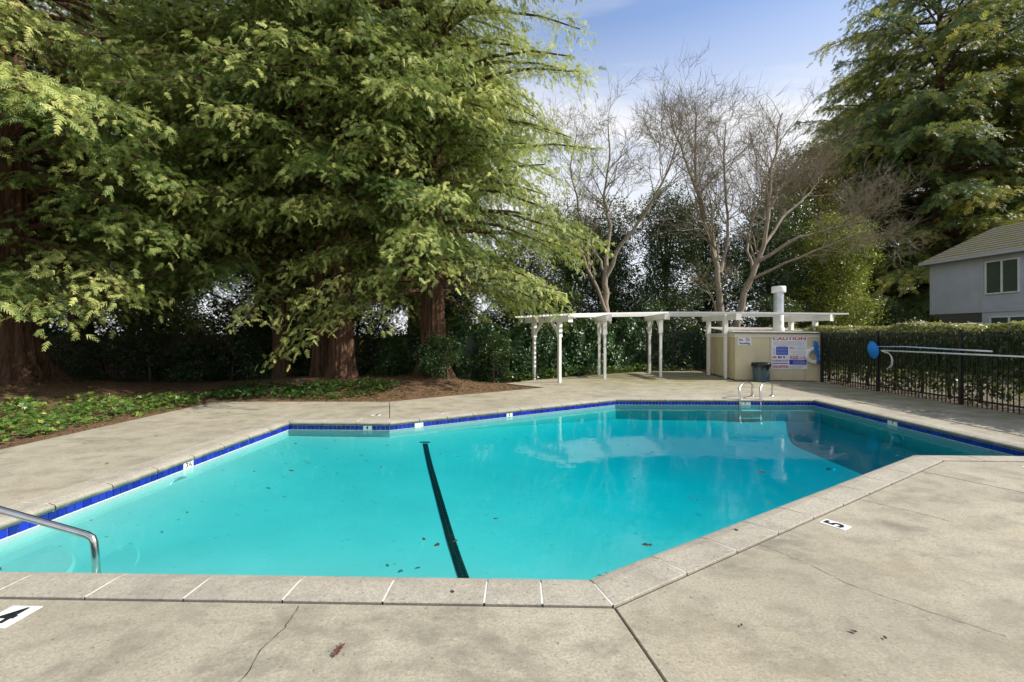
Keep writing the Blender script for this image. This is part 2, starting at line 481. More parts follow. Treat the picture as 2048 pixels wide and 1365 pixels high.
def offset_poly(P, d):
    """offset a counter-clockwise polygon outwards by d"""
    n = len(P); out = []
    area = sum(P[i][0] * P[(i + 1) % n][1] - P[(i + 1) % n][0] * P[i][1] for i in range(n))
    sg = 1 if area > 0 else -1
    for i in range(n):
        a = Vector(P[i - 1]); b = Vector(P[i]); c = Vector(P[(i + 1) % n])
        e1 = (b - a).normalized(); e2 = (c - b).normalized()
        n1 = Vector((e1.y, -e1.x)) * sg; n2 = Vector((e2.y, -e2.x)) * sg
        m = n1 + n2; k = 1 + n1.dot(n2)
        if k < 0.15: m = n1; k = 1
        out.append(tuple(b + m * (d / k)))
    return out
def inside(P, x, y):
    r = False; n = len(P); j = n - 1
    for i in range(n):
        xi, yi = P[i]; xj, yj = P[j]
        if (yi > y) != (yj > y) and x < (xj - xi) * (y - yi) / (yj - yi) + xi: r = not r
        j = i
    return r
def text_mesh(body, size, name, mat, parent, M4, sx=1.0, align='CENTER'):
    cu = bpy.data.curves.new(name, 'FONT')
    cu.body = body; cu.size = size; cu.align_x = align; cu.align_y = 'CENTER'; cu.extrude = 0.0006; cu.offset = size * 0.028
    cu.resolution_u = 3
    o = bpy.data.objects.new(name, cu); COL.objects.link(o)
    dg = bpy.context.evaluated_depsgraph_get()
    me = bpy.data.meshes.new_from_object(o.evaluated_get(dg))
    bpy.data.objects.remove(o); bpy.data.curves.remove(cu)
    me.name = name
    me.transform(Matrix.Diagonal((sx, 1, 1, 1)))
    me.transform(M4)
    me.materials.clear(); me.materials.append(M[mat])
    return link(bpy.data.objects.new(name, me), parent)
def frame4(o, x, y, z):
    """matrix with the given origin and axes"""
    m = Matrix.Identity(4)
    for i, a in enumerate((x, y, z)):
        a = Vector(a).normalized()
        for k in range(3): m[k][i] = a[k]
    for k in range(3): m[k][3] = o[k]
    return m

# ------------------------------------------------------------------ pool plan (metres; counter-clockwise from near left)
PH = (-4.19, 3.00); PG = (0.48, 2.88); PF = (5.15, 5.86); PE = (6.94, 5.80)
PD = (7.19, 10.86); PC = (2.52, 10.98); PB = (-2.15, 8.00); PA = (-3.94, 8.06)
POOL = [PH, PG, PF, PE, PD, PC, PB, PA]
WATER_Z = -0.145
OUT = offset_poly(POOL, 0.32)
OUT2 = offset_poly(POOL, 0.332)
oH, oG, oF, oE, oD, oC, oB, oA = OUT2

# ------------------------------------------------------------------ ground
def mound(x, y):
    z = 0.0
    for cx, cy, s, h in ((-2.6, 13.6, 1.5, 0.34), (-5.2, 13.4, 1.7, 0.26), (-12.5, 11.4, 2.6, 0.42), (-7.0, 14.5, 2.2, 0.2)):
        z += h * math.exp(-((x - cx) ** 2 + (y - cy) ** 2) / (s * s))
    return z
DECK_HULL = [(-6.8, -3.0), (9.5, -3.0), (9.75, 5.5), (10.25, 15.2), (8.1, 19.6), (6, 19.4), (4.5, 18.6), (2.2, 16.9), (0.7, 15.6), (-0.2, 14.5),
             (0.97, 13.4), (-1.7, 11.4), (-2.83, 10.5), (-6.85, 10.5)]
def gz(x, y):
    return -0.045 + mound(x, y) * (0.0 if inside(DECK_HULL, x, y) else 1.0) - (0.1 if inside(offset_poly(DECK_HULL, -0.25), x, y) else 0.0)
def axis(lo, hi, a, b, st, far):
    m = list(np.arange(a, b + 1e-6, st)); out = []; s = st * 2; p = a
    while p > lo: p -= s; s *= 1.5; out.append(max(p, lo))
    out = out[::-1]; s = st * 2; p = b; o2 = []
    while p < hi: p += s; s *= 1.5; o2.append(min(p, hi))
    return out + m + o2
gx = axis(-600, 600, -16, 14, 0.25, 0); gy = axis(-300, 900, -4, 22, 0.25, 0)
ringP = offset_poly(POOL, 0.15)
gv = []; gf = []
for j, y in enumerate(gy):
    for i, x in enumerate(gx):
        gv.append((x, y, gz(x, y) + (0.015 * math.sin(x * 3.1 + y * 1.7) * math.sin(y * 2.3 - x) if not inside(DECK_HULL, x, y) else 0)))
nx = len(gx)
for j in range(len(gy) - 1):
    for i in range(nx - 1):
        xa, xb, ya, yb = gx[i], gx[i + 1], gy[j], gy[j + 1]
        if -4.6 < xb and xa < 7.6 and 2.4 < yb and ya < 11.4 and any(inside(ringP, x, y) for x in (xa, xb) for y in (ya, yb)): continue
        q = j * nx + i; gf.append((q, q + 1, q + nx + 1, q + nx))
g = fast_mesh('ground', gv, gf, 'soil', smooth=True)
tag(g, 'bare brown soil and mulch around the pool deck', 'ground', kind='structure')

# ------------------------------------------------------------------ deck: concrete slabs, each its own piece
deck = empty('pool_deck')
tag(deck, 'stained tan concrete deck laid around the pool', 'deck', kind='structure')
Q = (4.57 + 0.02, 5.15)
# Q sits on the outer line of the slanting coping
d_ = (Vector(oF) - Vector(oG)); tq = 0.86
Q = tuple(Vector(oG) + d_ * tq)
SLABS = [
    [(-6.8, -3), (-4.62, -3), oH, oA, (-6.85, 8.12)],
    [(-4.62, -3), (1.62, -3), oG, oH],
    [(1.62, -3), (8.9, -3), Q, oG],
    [(8.9, -3), (9.5, -3), (9.75, 5.45), oE, oF, Q],
    [(9.75, 5.45), (10.22, 15.12), (9.0, 15.28), (7.5, 13.3), oD, oE],
    [oA, oB, (-2.83, 10.5), (-6.85, 10.5), (-6.85, 8.12)],
    [oB, oC, (1.7, 12.0), (0.97, 13.4), (-1.7, 11.4), (-2.83, 10.5)],
    [oC, oD, (7.5, 13.3), (3.77, 13.3), (1.7, 12.0)],
    [(1.7, 12.0), (3.77, 13.3), (7.5, 13.3), (9.0, 15.28), (7.55, 15.5), (4.8, 15.4), (0.97, 13.4)],
    [(0.97, 13.4), (4.8, 15.4), (7.55, 15.5), (8.05, 19.6), (6, 19.4), (4.5, 18.6), (2.2, 16.9), (0.7, 15.6), (-0.2, 14.5)],
]
for i, P in enumerate(SLABS):
    MB().prism(offset_poly(P, -0.006), -0.11, 0.0, 0.004).build('slab', 'deck', deck)
# joint filler under the slabs
fill = MB()
for k in range(8):
    a, b = OUT[k], OUT[(k + 1) % 8]; c2, d2 = offset_poly(POOL, 0.36)[(k + 1) % 8], offset_poly(POOL, 0.36)[k]
    fill.add([(*a, -0.012), (*b, -0.012), (*c2, -0.012), (*d2, -0.012)], [(0, 1, 2, 3)])
fill.build('joint_filler', 'joint', deck)
def strip(pts, w, z, mat, name, parent):
    m = MB()
    for a, b in zip(pts[:-1], pts[1:]):
        a = Vector(a); b = Vector(b); d = (b - a).normalized(); s_ = Vector((-d.y, d.x)) * w / 2
        m.add([(*(a - s_), z), (*(b - s_), z), (*(b + s_), z), (*(a + s_), z)], [(0, 1, 2, 3)])
    return m.build(name, mat, parent)
strip([oG, (1.62, -3)], 0.05, -0.02, 'joint', 'joint_filler', deck)
strip([Q, (8.9, -3)], 0.04, -0.012, 'joint', 'joint_filler', deck)
for a, b in ((oC, (1.7, 12.0)), ((1.7, 12.0), (0.97, 13.4)), ((1.7, 12.0), (3.77, 13.3)), ((0.97, 13.4), (4.8, 15.4)), (oD, (7.5, 13.3)), (oA, (-6.85, 8.12))):
    strip([a, b], 0.06, -0.0025, 'white_joint', 'pale_joint_filler', deck)
def crack(pts, w=0.004):
    rr = random.Random(len(pts) * 7 + int(pts[0][0] * 100))
    P = []
    for a, b in zip(pts[:-1], pts[1:]):
        n = max(2, int((Vector(b) - Vector(a)).length / 0.035))
        for k in range(n):
            t_ = k / n; P.append((a[0] + (b[0] - a[0]) * t_ + rr.gauss(0, 0.004), a[1] + (b[1] - a[1]) * t_ + rr.gauss(0, 0.004)))
    P.append(pts[-1])
    m = MB(); v = []
    for k, q in enumerate(P):
        a = Vector(P[max(k - 1, 0)]); b = Vector(P[min(k + 1, len(P) - 1)]); d = (b - a).normalized()
        s_ = Vector((-d.y, d.x)) * w * rr.uniform(0.25, 1.0) / 2
        v += [(q[0] - s_.x, q[1] - s_.y, 0.0022), (q[0] + s_.x, q[1] + s_.y, 0.0022)]
    m.add(v, [(2 * k, 2 * k + 2, 2 * k + 3, 2 * k + 1) for k in range(len(P) - 1)])
    return m.build('crack', 'joint', deck)
crack([(-1.20, 2.56), (-1.18, 2.36), (-1.22, 2.2), (-1.19, 2.07), (-1.20, 1.93), (-1.19, 1.6)], 0.006)
crack([(3.20, 4.25), (3.42, 3.98), (3.60, 3.72)], 0.006)
crack([(1.75, 3.40), (1.98, 3.02), (2.05, 2.80), (2.3, 2.5), (2.5, 2.3)], 0.004)
crack([(5.05, 5.62), (6.2, 5.46), (7.4, 5.40)], 0.004)

# depth markers set into the deck
def deck_marker(x, y, digit, rz, w=0.17, h=0.13):
    c, s = math.cos(rz), math.sin(rz)
    pl = [(x + c * a - s * b, y + s * a + c * b) for a, b in ((-w / 2, -h / 2), (w / 2, -h / 2), (w / 2, h / 2), (-w / 2, h / 2))]
    o = MB().prism(pl, -0.05, 0.004).build('depth_marker', 'white_tile', deck)
    o['label'] = 'white depth tile with black %s set into the concrete deck' % digit
    text_mesh(digit, 0.185, 'digit', 'ink', o, frame4((x, y, 0.0056), (c, s, 0), (-s, c, 0), (0, 0, 1)))
    return o
deck_marker(2.60, 3.66, '5', R(32.6), 0.125, 0.18)
deck_marker(-2.72, 2.46, '4', R(-1.4), 0.17, 0.19)
deck_marker(5.98, 5.20, '7', R(-1.4), 0.14, 0.18)
deck_marker(-2.60, 8.70, '4', R(0), 0.16, 0.16)
def lid(x, y, r):
    m = MB().lathe([(0.001, 0.006), (r * 0.9, 0.006), (r, 0.003), (r, -0.03)], 26, (x, y, 0))
    return m.build('skimmer_lid', 'white_tile', deck, True)
lid(-1.28, 8.86, 0.12)

# ------------------------------------------------------------------ the pool
pool = empty('swimming_pool', (1.5, 6.93, 0))
tag(pool, 'irregular eight-sided swimming pool with blue tile band and concrete coping', 'swimming pool')
def pchild(o):
    o.matrix_parent_inverse = Matrix.Translation((-1.5, -6.93, 0)); return o
def stripe_x(y): return -0.43 - 0.26 * (y - 3.75)
def floor_z(x, y):
    s = x - stripe_x(y)
    if s < 0: d = 0.285 + 0.018 * max(s, -3.5)
    else:
        u = min(s / 5.6, 1.0); d = 0.285 + 0.49 * (u * u * (3 - 2 * u) * 0.45 + u * 0.55)
    e = 9.0
    for k in range(8):
        ax, ay = POOL[k]; bx, by = POOL[(k + 1) % 8]; L = math.hypot(bx - ax, by - ay)
        tt_ = min(1.0, max(0.0, ((x - ax) * (bx - ax) + (y - ay) * (by - ay)) / (L * L)))
        e = min(e, math.hypot(x - ax - (bx - ax) * tt_, y - ay - (by - ay) * tt_))
    if not inside(POOL, x, y): e = 0.0
    u = min(e / 1.9, 1.0); u = 1 - (1 - u) ** 2
    lo = 0.47
    return WATER_Z - d * (lo + (1 - lo) * u)
fx_ = np.arange(-4.7, 7.8, 0.2); fy_ = np.arange(2.4, 11.6, 0.2)
fv = [(x, y, floor_z(x, y)) for y in fy_ for x in fx_]
n_ = len(fx_)
ff = [(j * n_ + i, j * n_ + i + 1, (j + 1) * n_ + i + 1, (j + 1) * n_ + i) for j in range(len(fy_) - 1) for i in range(n_ - 1)]
pchild(fast_mesh('basin_floor', fv, ff, 'plaster', pool, True))
WALL = offset_poly(POOL, 0.03)
for k in range(8):
    a, b = WALL[k], WALL[(k + 1) % 8]
    pchild(MB().add([(*a, -0.062), (*b, -0.062), (*b, -1.1), (*a, -1.1)], [(0, 1, 2, 3)]).build('basin_wall', 'plaster', pool))
# black mosaic line across the floor, ending in a short bar
m = MB()
L0 = (stripe_x(2.95), 2.95); L1 = (stripe_x(7.9), 7.9)
dv = (Vector(L1) - Vector(L0)); LL = dv.length; dv.normalize(); sv = Vector((dv.y, -dv.x))
tl = 0.043
for i in range(int(LL / tl)):
    for sgn in (-1, 1):
        c_ = Vector(L0) + dv * (i + 0.5) * tl + sv * (sgn * tl * 0.5)
        q = [c_ + dv * (a * tl * 0.47) + sv * (b * tl * 0.47) for a, b in ((-1, -1), (-1, 1), (1, 1), (1, -1))]
        m.add([(p_.x, p_.y, floor_z(p_.x, p_.y) + 0.006) for p_ in q], [(0, 1, 2, 3)])
for i in range(-2, 2):
    c_ = Vector(L1) + sv * ((i + 0.5) * tl) + dv * tl * 0.6
    q = [c_ + dv * (a * tl * 0.6) + sv * (b * tl * 0.47) for a, b in ((-1, -1), (-1, 1), (1, 1), (1, -1))]
    m.add([(p_.x, p_.y, floor_z(p_.x, p_.y) + 0.006) for p_ in q], [(0, 1, 2, 3)])
o = pchild(m.build('floor_line', 'black_tile', pool)); o['kind'] = 'stuff'; o['label'] = 'black mosaic line with a short cross bar on the pool floor'
# coping stones
prof = [(0.32, -0.06), (0.32, 0.002), (0.315, 0.006), (0.11, 0.006), (0.05, -0.004), (0.018, -0.014), (0.003, -0.030), (0.0, -0.045), (0.006, -0.062)]
def ring_pt(k, tt, w):
    a = Vector(POOL[k]); b = Vector(POOL[(k + 1) % 8]); d = b - a; L = d.length; d.normalize()
    nrm = Vector((d.y, -d.x))
    p_ = a + d * tt + nrm * w
    oa = Vector(offset_poly(POOL, w)[k]) if w else a
    ob = Vector(offset_poly(POOL, w)[(k + 1) % 8]) if w else b
    if tt <= 0.0: return oa
    if tt >= L: return ob
    return p_
OFFS = {w: offset_poly(POOL, w) for w, _ in prof}
def ring_pt(k, tt, w):
    a = Vector(POOL[k]); b = Vector(POOL[(k + 1) % 8]); d = b - a; L = d.length; d.normalize()
    if tt <= 0.0: return Vector(OFFS[w][k]) + d * 0.006
    if tt >= L: return Vector(OFFS[w][(k + 1) % 8]) - d * 0.006
    return a + d * tt + Vector((d.y, -d.x)) * w
for k in range(8):
    a = Vector(POOL[k]); b = Vector(POOL[(k + 1) % 8]); L = (b - a).length
    if k == 0:
        js = [0.0]
        t0 = L - 0.30
        inner = [t0 - 0.33 - 0.58 * i for i in range(8)]
        js += sorted([t0] + [x for x in inner if x > 0.2]) + [L]
    else:
        n = max(2, round(L / 0.58)); js = [L * i / n for i in range(n + 1)]
    for i in range(len(js) - 1):
        u0 = js[i] + (0.006 if i else 0); u1 = js[i + 1] - (0.006 if i < len(js) - 2 else 0)
        dz = random.uniform(-0.0006, 0.0006)
        v = []
        for w, z in prof:
            p0 = ring_pt(k, u0, w); p1 = ring_pt(k, u1, w); v += [(p0.x, p0.y, z + dz), (p1.x, p1.y, z + dz)]
        n = len(prof)
        f = [(2 * q, 2 * q + 1, 2 * q + 3, 2 * q + 2) for q in range(n - 1)] + [(2 * n - 2, 2 * n - 1, 1, 0)]
        f += [tuple(2 * q for q in range(n))[::-1], tuple(2 * q + 1 for q in range(n))]
        pchild(MB().add(v, f).build('coping_stone', 'coping', pool))
gi = offset_poly(POOL, 0.02); go_ = offset_poly(POOL, 0.315); gm = offset_poly(POOL, 0.10)
m = MB()
for k in range(8):
    j = (k + 1) % 8
    m.add([(*gi[k], -0.022), (*gi[j], -0.022), (*gm[j], 0.0022), (*gm[k], 0.0022), (*go_[j], 0.0046), (*go_[k], 0.0046)], [(0, 1, 2, 3), (3, 2, 4, 5)])
pchild(m.build('grout_bed', 'grout', pool))
# waterline tiles
TILE = 0.0775
tile_me = {}
hidden = MB()
TW = offset_poly(POOL, 0.022)
MARK = {7: {(None): None}}
def tile_verts(c, d, w, h):
    nrm = Vector((-d.y, d.x))     # towards the water
    v = []
    for zz_ in (-h / 2, h / 2):
        for s_ in (-w / 2, w / 2):
            v.append((d.x * s_, d.y * s_, zz_))
    r_ = 0.004
    fr_ = [((x + nrm.x * 0.006) * 1.0, (y + nrm.y * 0.006) * 1.0, z) for x, y, z in v]
    fr_ = [(x * (1 - 0.03) + nrm.x * 0.0, y * (1 - 0.03), z * 0.97) for x, y, z in fr_]
    return v + fr_
TF = [(4, 5, 7, 6), (0, 1, 5, 4), (1, 3, 7, 5), (3, 2, 6, 7), (2, 0, 4, 6)]
tz = WATER_Z + 0.0785 / 2 + 0.000
# depth markers in the tile band: edge -> (position along edge, text)
TM = {7: [(2.35, '3½', 0.155)], 6: [(0.40, '4', 0.135)], 5: [(3.05, '5', 0.12)], 4: [(1.62, '7', 0.16)], 3: [(2.7, '7', 0.16)]}
for k in range(8):
    a = Vector(TW[k]); b = Vector(TW[(k + 1) % 8]); d = (b - a); L = d.length; d.normalize()
    n = int(L / TILE); st = L / n
    vis = k in (3, 4, 5, 6, 7)
    if vis:
        me = bpy.data.meshes.new('tile'); me.from_pydata(tile_verts(None, d, st * 0.93, 0.072), [], TF); me.update(); me.materials.append(M['blue_tile'])
    for i in range(n):
        c_ = a + d * (i + 0.5) * st
        sk = False
        for (q, tx, w_) in TM.get(k, []):
            if abs((i + 0.5) * st - q) < w_ / 2 + st * 0.3: sk = True
        if k == 5 and abs((i + 0.5) * st - 5.0) < 0.085: sk = True
        if sk: continue
        if vis:
            o = bpy.data.objects.new('tile', me); o.location = (c_.x, c_.y, tz); link(o, pool); pchild(o)
        else:
            hidden.add([(x + c_.x, y + c_.y, z + tz) for x, y, z in tile_verts(None, d, st * 0.93, 0.072)], TF)
    for (q, tx, w_) in TM.get(k, []):
        c_ = a + d * q
        nrm = Vector((-d.y, d.x))
        mm = MB().add([(x + c_.x, y + c_.y, z + tz) for x, y, z in tile_verts(None, d, w_, 0.076)], TF)
        o = pchild(mm.build('depth_tile', 'white_tile', pool)); o['label'] = 'white depth tile reading %s in the blue tile band' % tx
        fo = c_ + nrm * 0.0072
        # lettering faces the water
        tt = text_mesh(tx, 0.085, 'digit', 'ink', o, frame4((fo.x, fo.y, tz), (-d.x, -d.y, 0), (0, 0, 1), (nrm.x, nrm.y, 0)), 0.95)
o = pchild(hidden.build('tile_row', 'blue_tile', pool)); o['kind'] = 'stuff'
# grout behind the tiles and the skimmer mouth
m = MB()
TB = offset_poly(POOL, 0.024)
for k in range(8):
    a, b = TB[k], TB[(k + 1) % 8]; m.add([(*a, -0.064), (*b, -0.064), (*b, WATER_Z - 0.012), (*a, WATER_Z - 0.012)], [(0, 1, 2, 3)])
pchild(m.build('tile_grout', 'white_tile', pool))
a = Vector(TW[5]); b = Vector(TW[6]); d = (b - a).normalized(); nrm = Vector((-d.y, d.x)); c_ = a + d * 5.0
mm = MB()
for s0, s1, z0, z1 in ((-0.08, -0.065, -0.04, 0.036), (0.065, 0.08, -0.04, 0.036), (-0.065, 0.065, 0.02, 0.036)):
    p0 = c_ + d * s0; p1 = c_ + d * s1
    mm.bar((p0.x, p0.y, tz + (z0 + z1) / 2), (p1.x, p1.y, tz + (z0 + z1) / 2), 0.014, z1 - z0)
pchild(mm.build('skimmer_mouth', 'white_tile', pool))
# underwater lamp in the left wall, drain on the floor, rounded entry steps in the near left corner
a = Vector(WALL[7]); b = Vector(WALL[0]); d = (b - a).normalized(); nrm = Vector((-d.y, d.x))
def wall_lamp(c_, d, nrm, z, ra, rb):
    lm = MB(); v = []
    N = 24
    for rr_, off in ((1.0, 0.002), (1.0, 0.02), (0.82, 0.024), (0.78, 0.012), (0.01, 0.016)):
        for q in range(N):
            an = 2 * PI * q / N; p_ = c_ + d * (math.cos(an) * ra * rr_) + nrm * off
            v.append((p_.x, p_.y, z + math.sin(an) * rb * rr_))
    f = [(i * N + q, i * N + (q + 1) % N, (i + 1) * N + (q + 1) % N, (i + 1) * N + q) for i in range(4) for q in range(N)]
    return pchild(lm.add(v, f).build('underwater_lamp', 'galv', pool, True))
wall_lamp(a + d * 2.53, d, nrm, -0.285, 0.15, 0.075)
a = Vector(WALL[3]); b = Vector(WALL[4]); d = (b - a).normalized(); nrm = Vector((-d.y, d.x))
wall_lamp(a + d * 2.6, d, nrm, -0.36, 0.15, 0.09)
pchild(MB().lathe([(0.001, 0.012), (0.06, 0.012), (0.07, 0.0)], 20, (5.75, 8.2, floor_z(5.75, 8.2))).build('floor_drain', 'galv', pool, True))
for rad, zt in ((1.35, -0.33), (0.95, -0.27), (0.55, -0.21)):
    arc = [(PH[0], PH[1])] + [(PH[0] + rad * math.cos(q), PH[1] + rad * math.sin(q)) for q in np.linspace(-0.1, PI / 2 + 0.1, 20)]
    pchild(MB().prism(arc, -0.6, zt, 0.02).build('entry_step', 'plaster', pool))

# water body (surface inside the tile band)
WB = offset_poly(POOL, 0.0225)
m = MB().prism(WB, -1.3, WATER_Z)
w = m.build('water', 'water'); tag(w, 'clear turquoise pool water lying still', 'water', kind='structure')

# ------------------------------------------------------------------ handrail at the entry steps
hr = empty('handrail', (-3.09, 3.36, -0.3)); tag(hr, 'stainless steel handrail bent down into the shallow entry corner', 'handrail')
def rel(o, root):
    o.matrix_parent_inverse = Matrix.Translation(-Vector(root.location)); return o
pts = [(-3.06, 3.36, -0.36), (-3.075, 3.36, -0.10), (-3.085, 3.36, -0.005)]
pts += [(-3.10, 3.36, 0.030), (-3.14, 3.36, 0.052), (-3.25, 3.36, 0.084), (-3.9, 3.36, 0.27), (-4.5, 3.36, 0.44), (-4.62, 3.36, 0.46), (-4.74, 3.36, 0.45), (-4.80, 3.36, 0.38), (-4.80, 3.36, 0.0)]
rel(MB().tube(pts, 0.0245, 16).build('rail', 'steel', hr, True), hr)
rel(MB().lathe([(0.028, 0.03), (0.055, 0.022), (0.06, 0.0)], 20, (-4.80, 3.36, 0.002)).build('flange', 'steel', hr, True), hr)

# ------------------------------------------------------------------ ladder at the far edge
ld = empty('pool_ladder', (5.9, 11.0, 0)); tag(ld, 'stainless pool ladder with two looped grab rails at the deep edge', 'ladder')
for lx in (5.47, 5.97):
    P = [(lx, 10.86, -0.62), (lx, 10.90, -0.30), (lx, 10.93, 0.0), (lx, 10.95, 0.24)]
    for q in np.linspace(0, 1, 9):
        an = PI - q * PI * 1.15
        P.append((lx + 0.30 + 0.30 * math.cos(an) * 1.0, 11.22 + 0.26 * math.cos(an), 0.24 + 0.12 * math.sin(an) if q < 0.75 else 0.24 + 0.12 * math.sin(an)))
    P += [(lx + 0.58, 11.46, 0.10), (lx + 0.56, 11.45, 0.0)]
    rel(MB().tube(P, 0.021, 12).build('grab_rail', 'steel', ld, True), ld)
    rel(MB().lathe([(0.023, 0.025), (0.045, 0.02), (0.05, 0.0)], 16, (lx + 0.56, 11.45, 0.001)).build('flange', 'steel', ld, True), ld)
for z in (-0.27, -0.45):
    rel(MB().box(5.48, 5.96, 10.84, 10.92, z - 0.012, z + 0.012).build('tread', 'white_tile', ld), ld)

# ------------------------------------------------------------------ pergola
pg = empty('pergola', (4.5, 16.5, 0)); tag(pg, 'white painted timber pergola curving along the far deck edge', 'pergola')
BENTS = [((1.84, 14.4), (0.52, 16.2), 2.22), ((3.3, 15.5), (3.31, 17.9), 2.30), ((5.52, 16.2), (5.52, 18.7), 2.37), ((7.74, 15.55), (7.60, 18.0), 2.33), ((10.85, 15.45), (10.17, 17.2), 2.29)]
POSTS = [((1.545, 14.8), (0.775, 15.85)), ((3.27, 16.05), (3.31, 17.3)), ((5.50, 16.85), (5.50, 18.2)), ((7.57, 16.15), (7.60, 17.6)), ((10.66, 16.0), (10.33, 16.85))]
for (f0, b0, zt), (pf, pb) in zip(BENTS, POSTS):
    zb = zt - 0.05
    d = (Vector(f0) - Vector(b0)).normalized(); sd = Vector((-d.y, d.x))
    for off in (-0.065, 0.065):
        q = sd * off
        rel(MB().bar((f0[0] + q.x, f0[1] + q.y, zb - 0.10), (b0[0] + q.x, b0[1] + q.y, zb - 0.10), 0.04, 0.20).build('beam', 'white_wood', pg), pg)
    rel(MB().bar((f0[0] + d.x * 0.02, f0[1] + d.y * 0.02, zb - 0.10), (f0[0] - d.x * 0.005, f0[1] - d.y * 0.005, zb - 0.10), 0.19, 0.24).build('beam_end', 'white_wood', pg), pg)
    for p_ in (pf, pb):
        rel(MB().bar((p_[0], p_[1], 0.0), (p_[0], p_[1], zb - 0.004), 0.09, 0.09, (d.x, d.y, 0)).build('post', 'white_wood', pg, bevel=0.006), pg)
        rel(MB().bar((p_[0], p_[1], zb - 0.70), (p_[0], p_[1], zb - 0.205), 0.14, 0.125, (d.x, d.y, 0)).build('post_collar', 'white_wood', pg), pg)
    if zt < 2.325 or zt > 2.35 or True:
        for p_, sgn in ((pf, -1), (pb, 1)):
            if zt == 2.33 or zt == 2.29: continue
            s0 = Vector((p_[0], p_[1], zb - 0.62)); s1 = Vector((p_[0] + d.x * sgn * 0.42, p_[1] + d.y * sgn * 0.42, zb - 0.16))
            rel(MB().bar(s0, s1, 0.045, 0.11).build('brace', 'white_wood', pg), pg)
NS = 16
def edge_pts(i):
    f0, b0, zt = BENTS[i]; d = (Vector(f0) - Vector(b0)).normalized()
    return Vector((*f0, zt)) + Vector((d.x, d.y, 0)) * 0.14, Vector((*b0, zt)) - Vector((d.x, d.y, 0)) * 0.12
for i in range(4):
    fa, ba = edge_pts(i); fb, bb = edge_pts(i + 1)
    if i == 0:
        e = (fb - fa).normalized() * 0.42; e2 = (bb - ba).normalized() * 0.42; fa = fa - e; ba = ba - e2
    if i == 3:
        e = (fb - fa).normalized() * 0.42; e2 = (bb - ba).normalized() * 0.42; fb = fb + e; bb = bb + e2
    for k in range(NS):
        u = k / (NS - 1)
        p0 = fa.lerp(ba, u); p1 = fb.lerp(bb, u); dd = (p1 - p0).normalized() * 0.003
        z_ = Vector((0, 0, -0.024 + random.uniform(-0.002, 0.002)))
        rel(MB().bar(p0 + dd + z_, p1 - dd + z_, 0.042, 0.048).build('slat', 'white_wood', pg), pg)

# ------------------------------------------------------------------ pump shed (local frame: x along the front, y into the shed)
SHX = Vector((0.993, -0.117, 0)).normalized(); SHY = Vector((0.117, 0.993, 0)).normalized()
SH0 = Vector((7.66, 15.62, 0)); SW = 2.80; SD = 3.25; SHH = 1.62
shed = empty('pump_shed', SH0, math.atan2(SHX.y, SHX.x)); tag(shed, 'low beige plywood pump shed with cream fascia beside the pergola', 'shed')
def sp(x, y, z): return SH0 + SHX * x + SHY * y + Vector((0, 0, z))
MB().box(0.02, SW - 0.02, 0.02, SD - 0.02, 0.0, SHH - 0.02).build('wall', 'beige', shed)
for x0, x1 in ((0.0, 1.115), (1.125, 2.235), (2.245, SW)):
    MB().box(x0, x1, 0.0, 0.019, 0.02, SHH - 0.16).build('panel', 'beige', shed, bevel=0.002)
nb_ = 12
for i in range(nb_):
    y0 = i * SD / nb_; y1 = (i + 1) * SD / nb_ - 0.014
    z0 = 0.03 + (0.10 if i == 4 else 0.0)
    MB().box(0.0, 0.019, y0 + 0.022, y1, z0, SHH - 0.16).build('board', 'beige', shed, bevel=0.002)
for (x0, x1, y0, y1) in ((-0.022, SW + 0.022, -0.022, 0.0), (-0.022, 0.0, 0.002, SD), (SW, SW + 0.022, 0.002, SD)):
    MB().box(x0, x1, y0, y1, SHH - 0.155, SHH - 0.005).build('fascia', 'cream', shed)
v = [(-0.06, -0.07, SHH), (SW + 0.08, -0.07, SHH - 0.03), (SW + 0.08, SD + 0.05, SHH + 0.20), (-0.06, SD + 0.05, SHH + 0.24)]
MB().add([(x, y, z) for x, y, z in v] + [(x, y, z + 0.03) for x, y, z in v], [(3, 2, 1, 0), (4, 5, 6, 7), (0, 1, 5, 4), (1, 2, 6, 5), (2, 3, 7, 6), (3, 0, 4, 7)]).build('roof', 'roofing', shed)
MB().bar((-0.065, -0.08, SHH + 0.006), (SW + 0.085, -0.08, SHH - 0.022), 0.02, 0.026).build('drip_edge', 'black_metal', shed)
for i in range(8):
    MB().bar((0.3 + i * 0.3, -0.01, SHH + 0.032), (0.3 + i * 0.3, SD, SHH + 0.245), 0.012, 0.004).build('roof_seam', 'roofing', shed)
# latch on the side boards
MB().box(-0.03, 0.0, 0.95, 1.05, 0.88, 0.92).build('latch', 'black_metal', shed)

vp = empty('vent_pipe', sp(1.82, 0.95, SHH + 0.02)); tag(vp, 'galvanised vent pipe with white cap rising from the shed roof', 'vent pipe')
MB().lathe([(0.165, -0.02), (0.165, 1.58)], 28).build('pipe', 'galv', vp, True)
MB().lathe([(0.20, 0.0), (0.20, 0.16), (0.175, 0.20), (0.175, 0.62), (0.168, 0.63)], 28).build('painted_collar', 'white_wood', vp, True)
MB().lathe([(0.168, 1.42), (0.225, 1.43), (0.232, 1.46), (0.232, 1.62), (0.22, 1.65), (0.001, 1.66)], 28).build('cap', 'white_wood', vp, True)

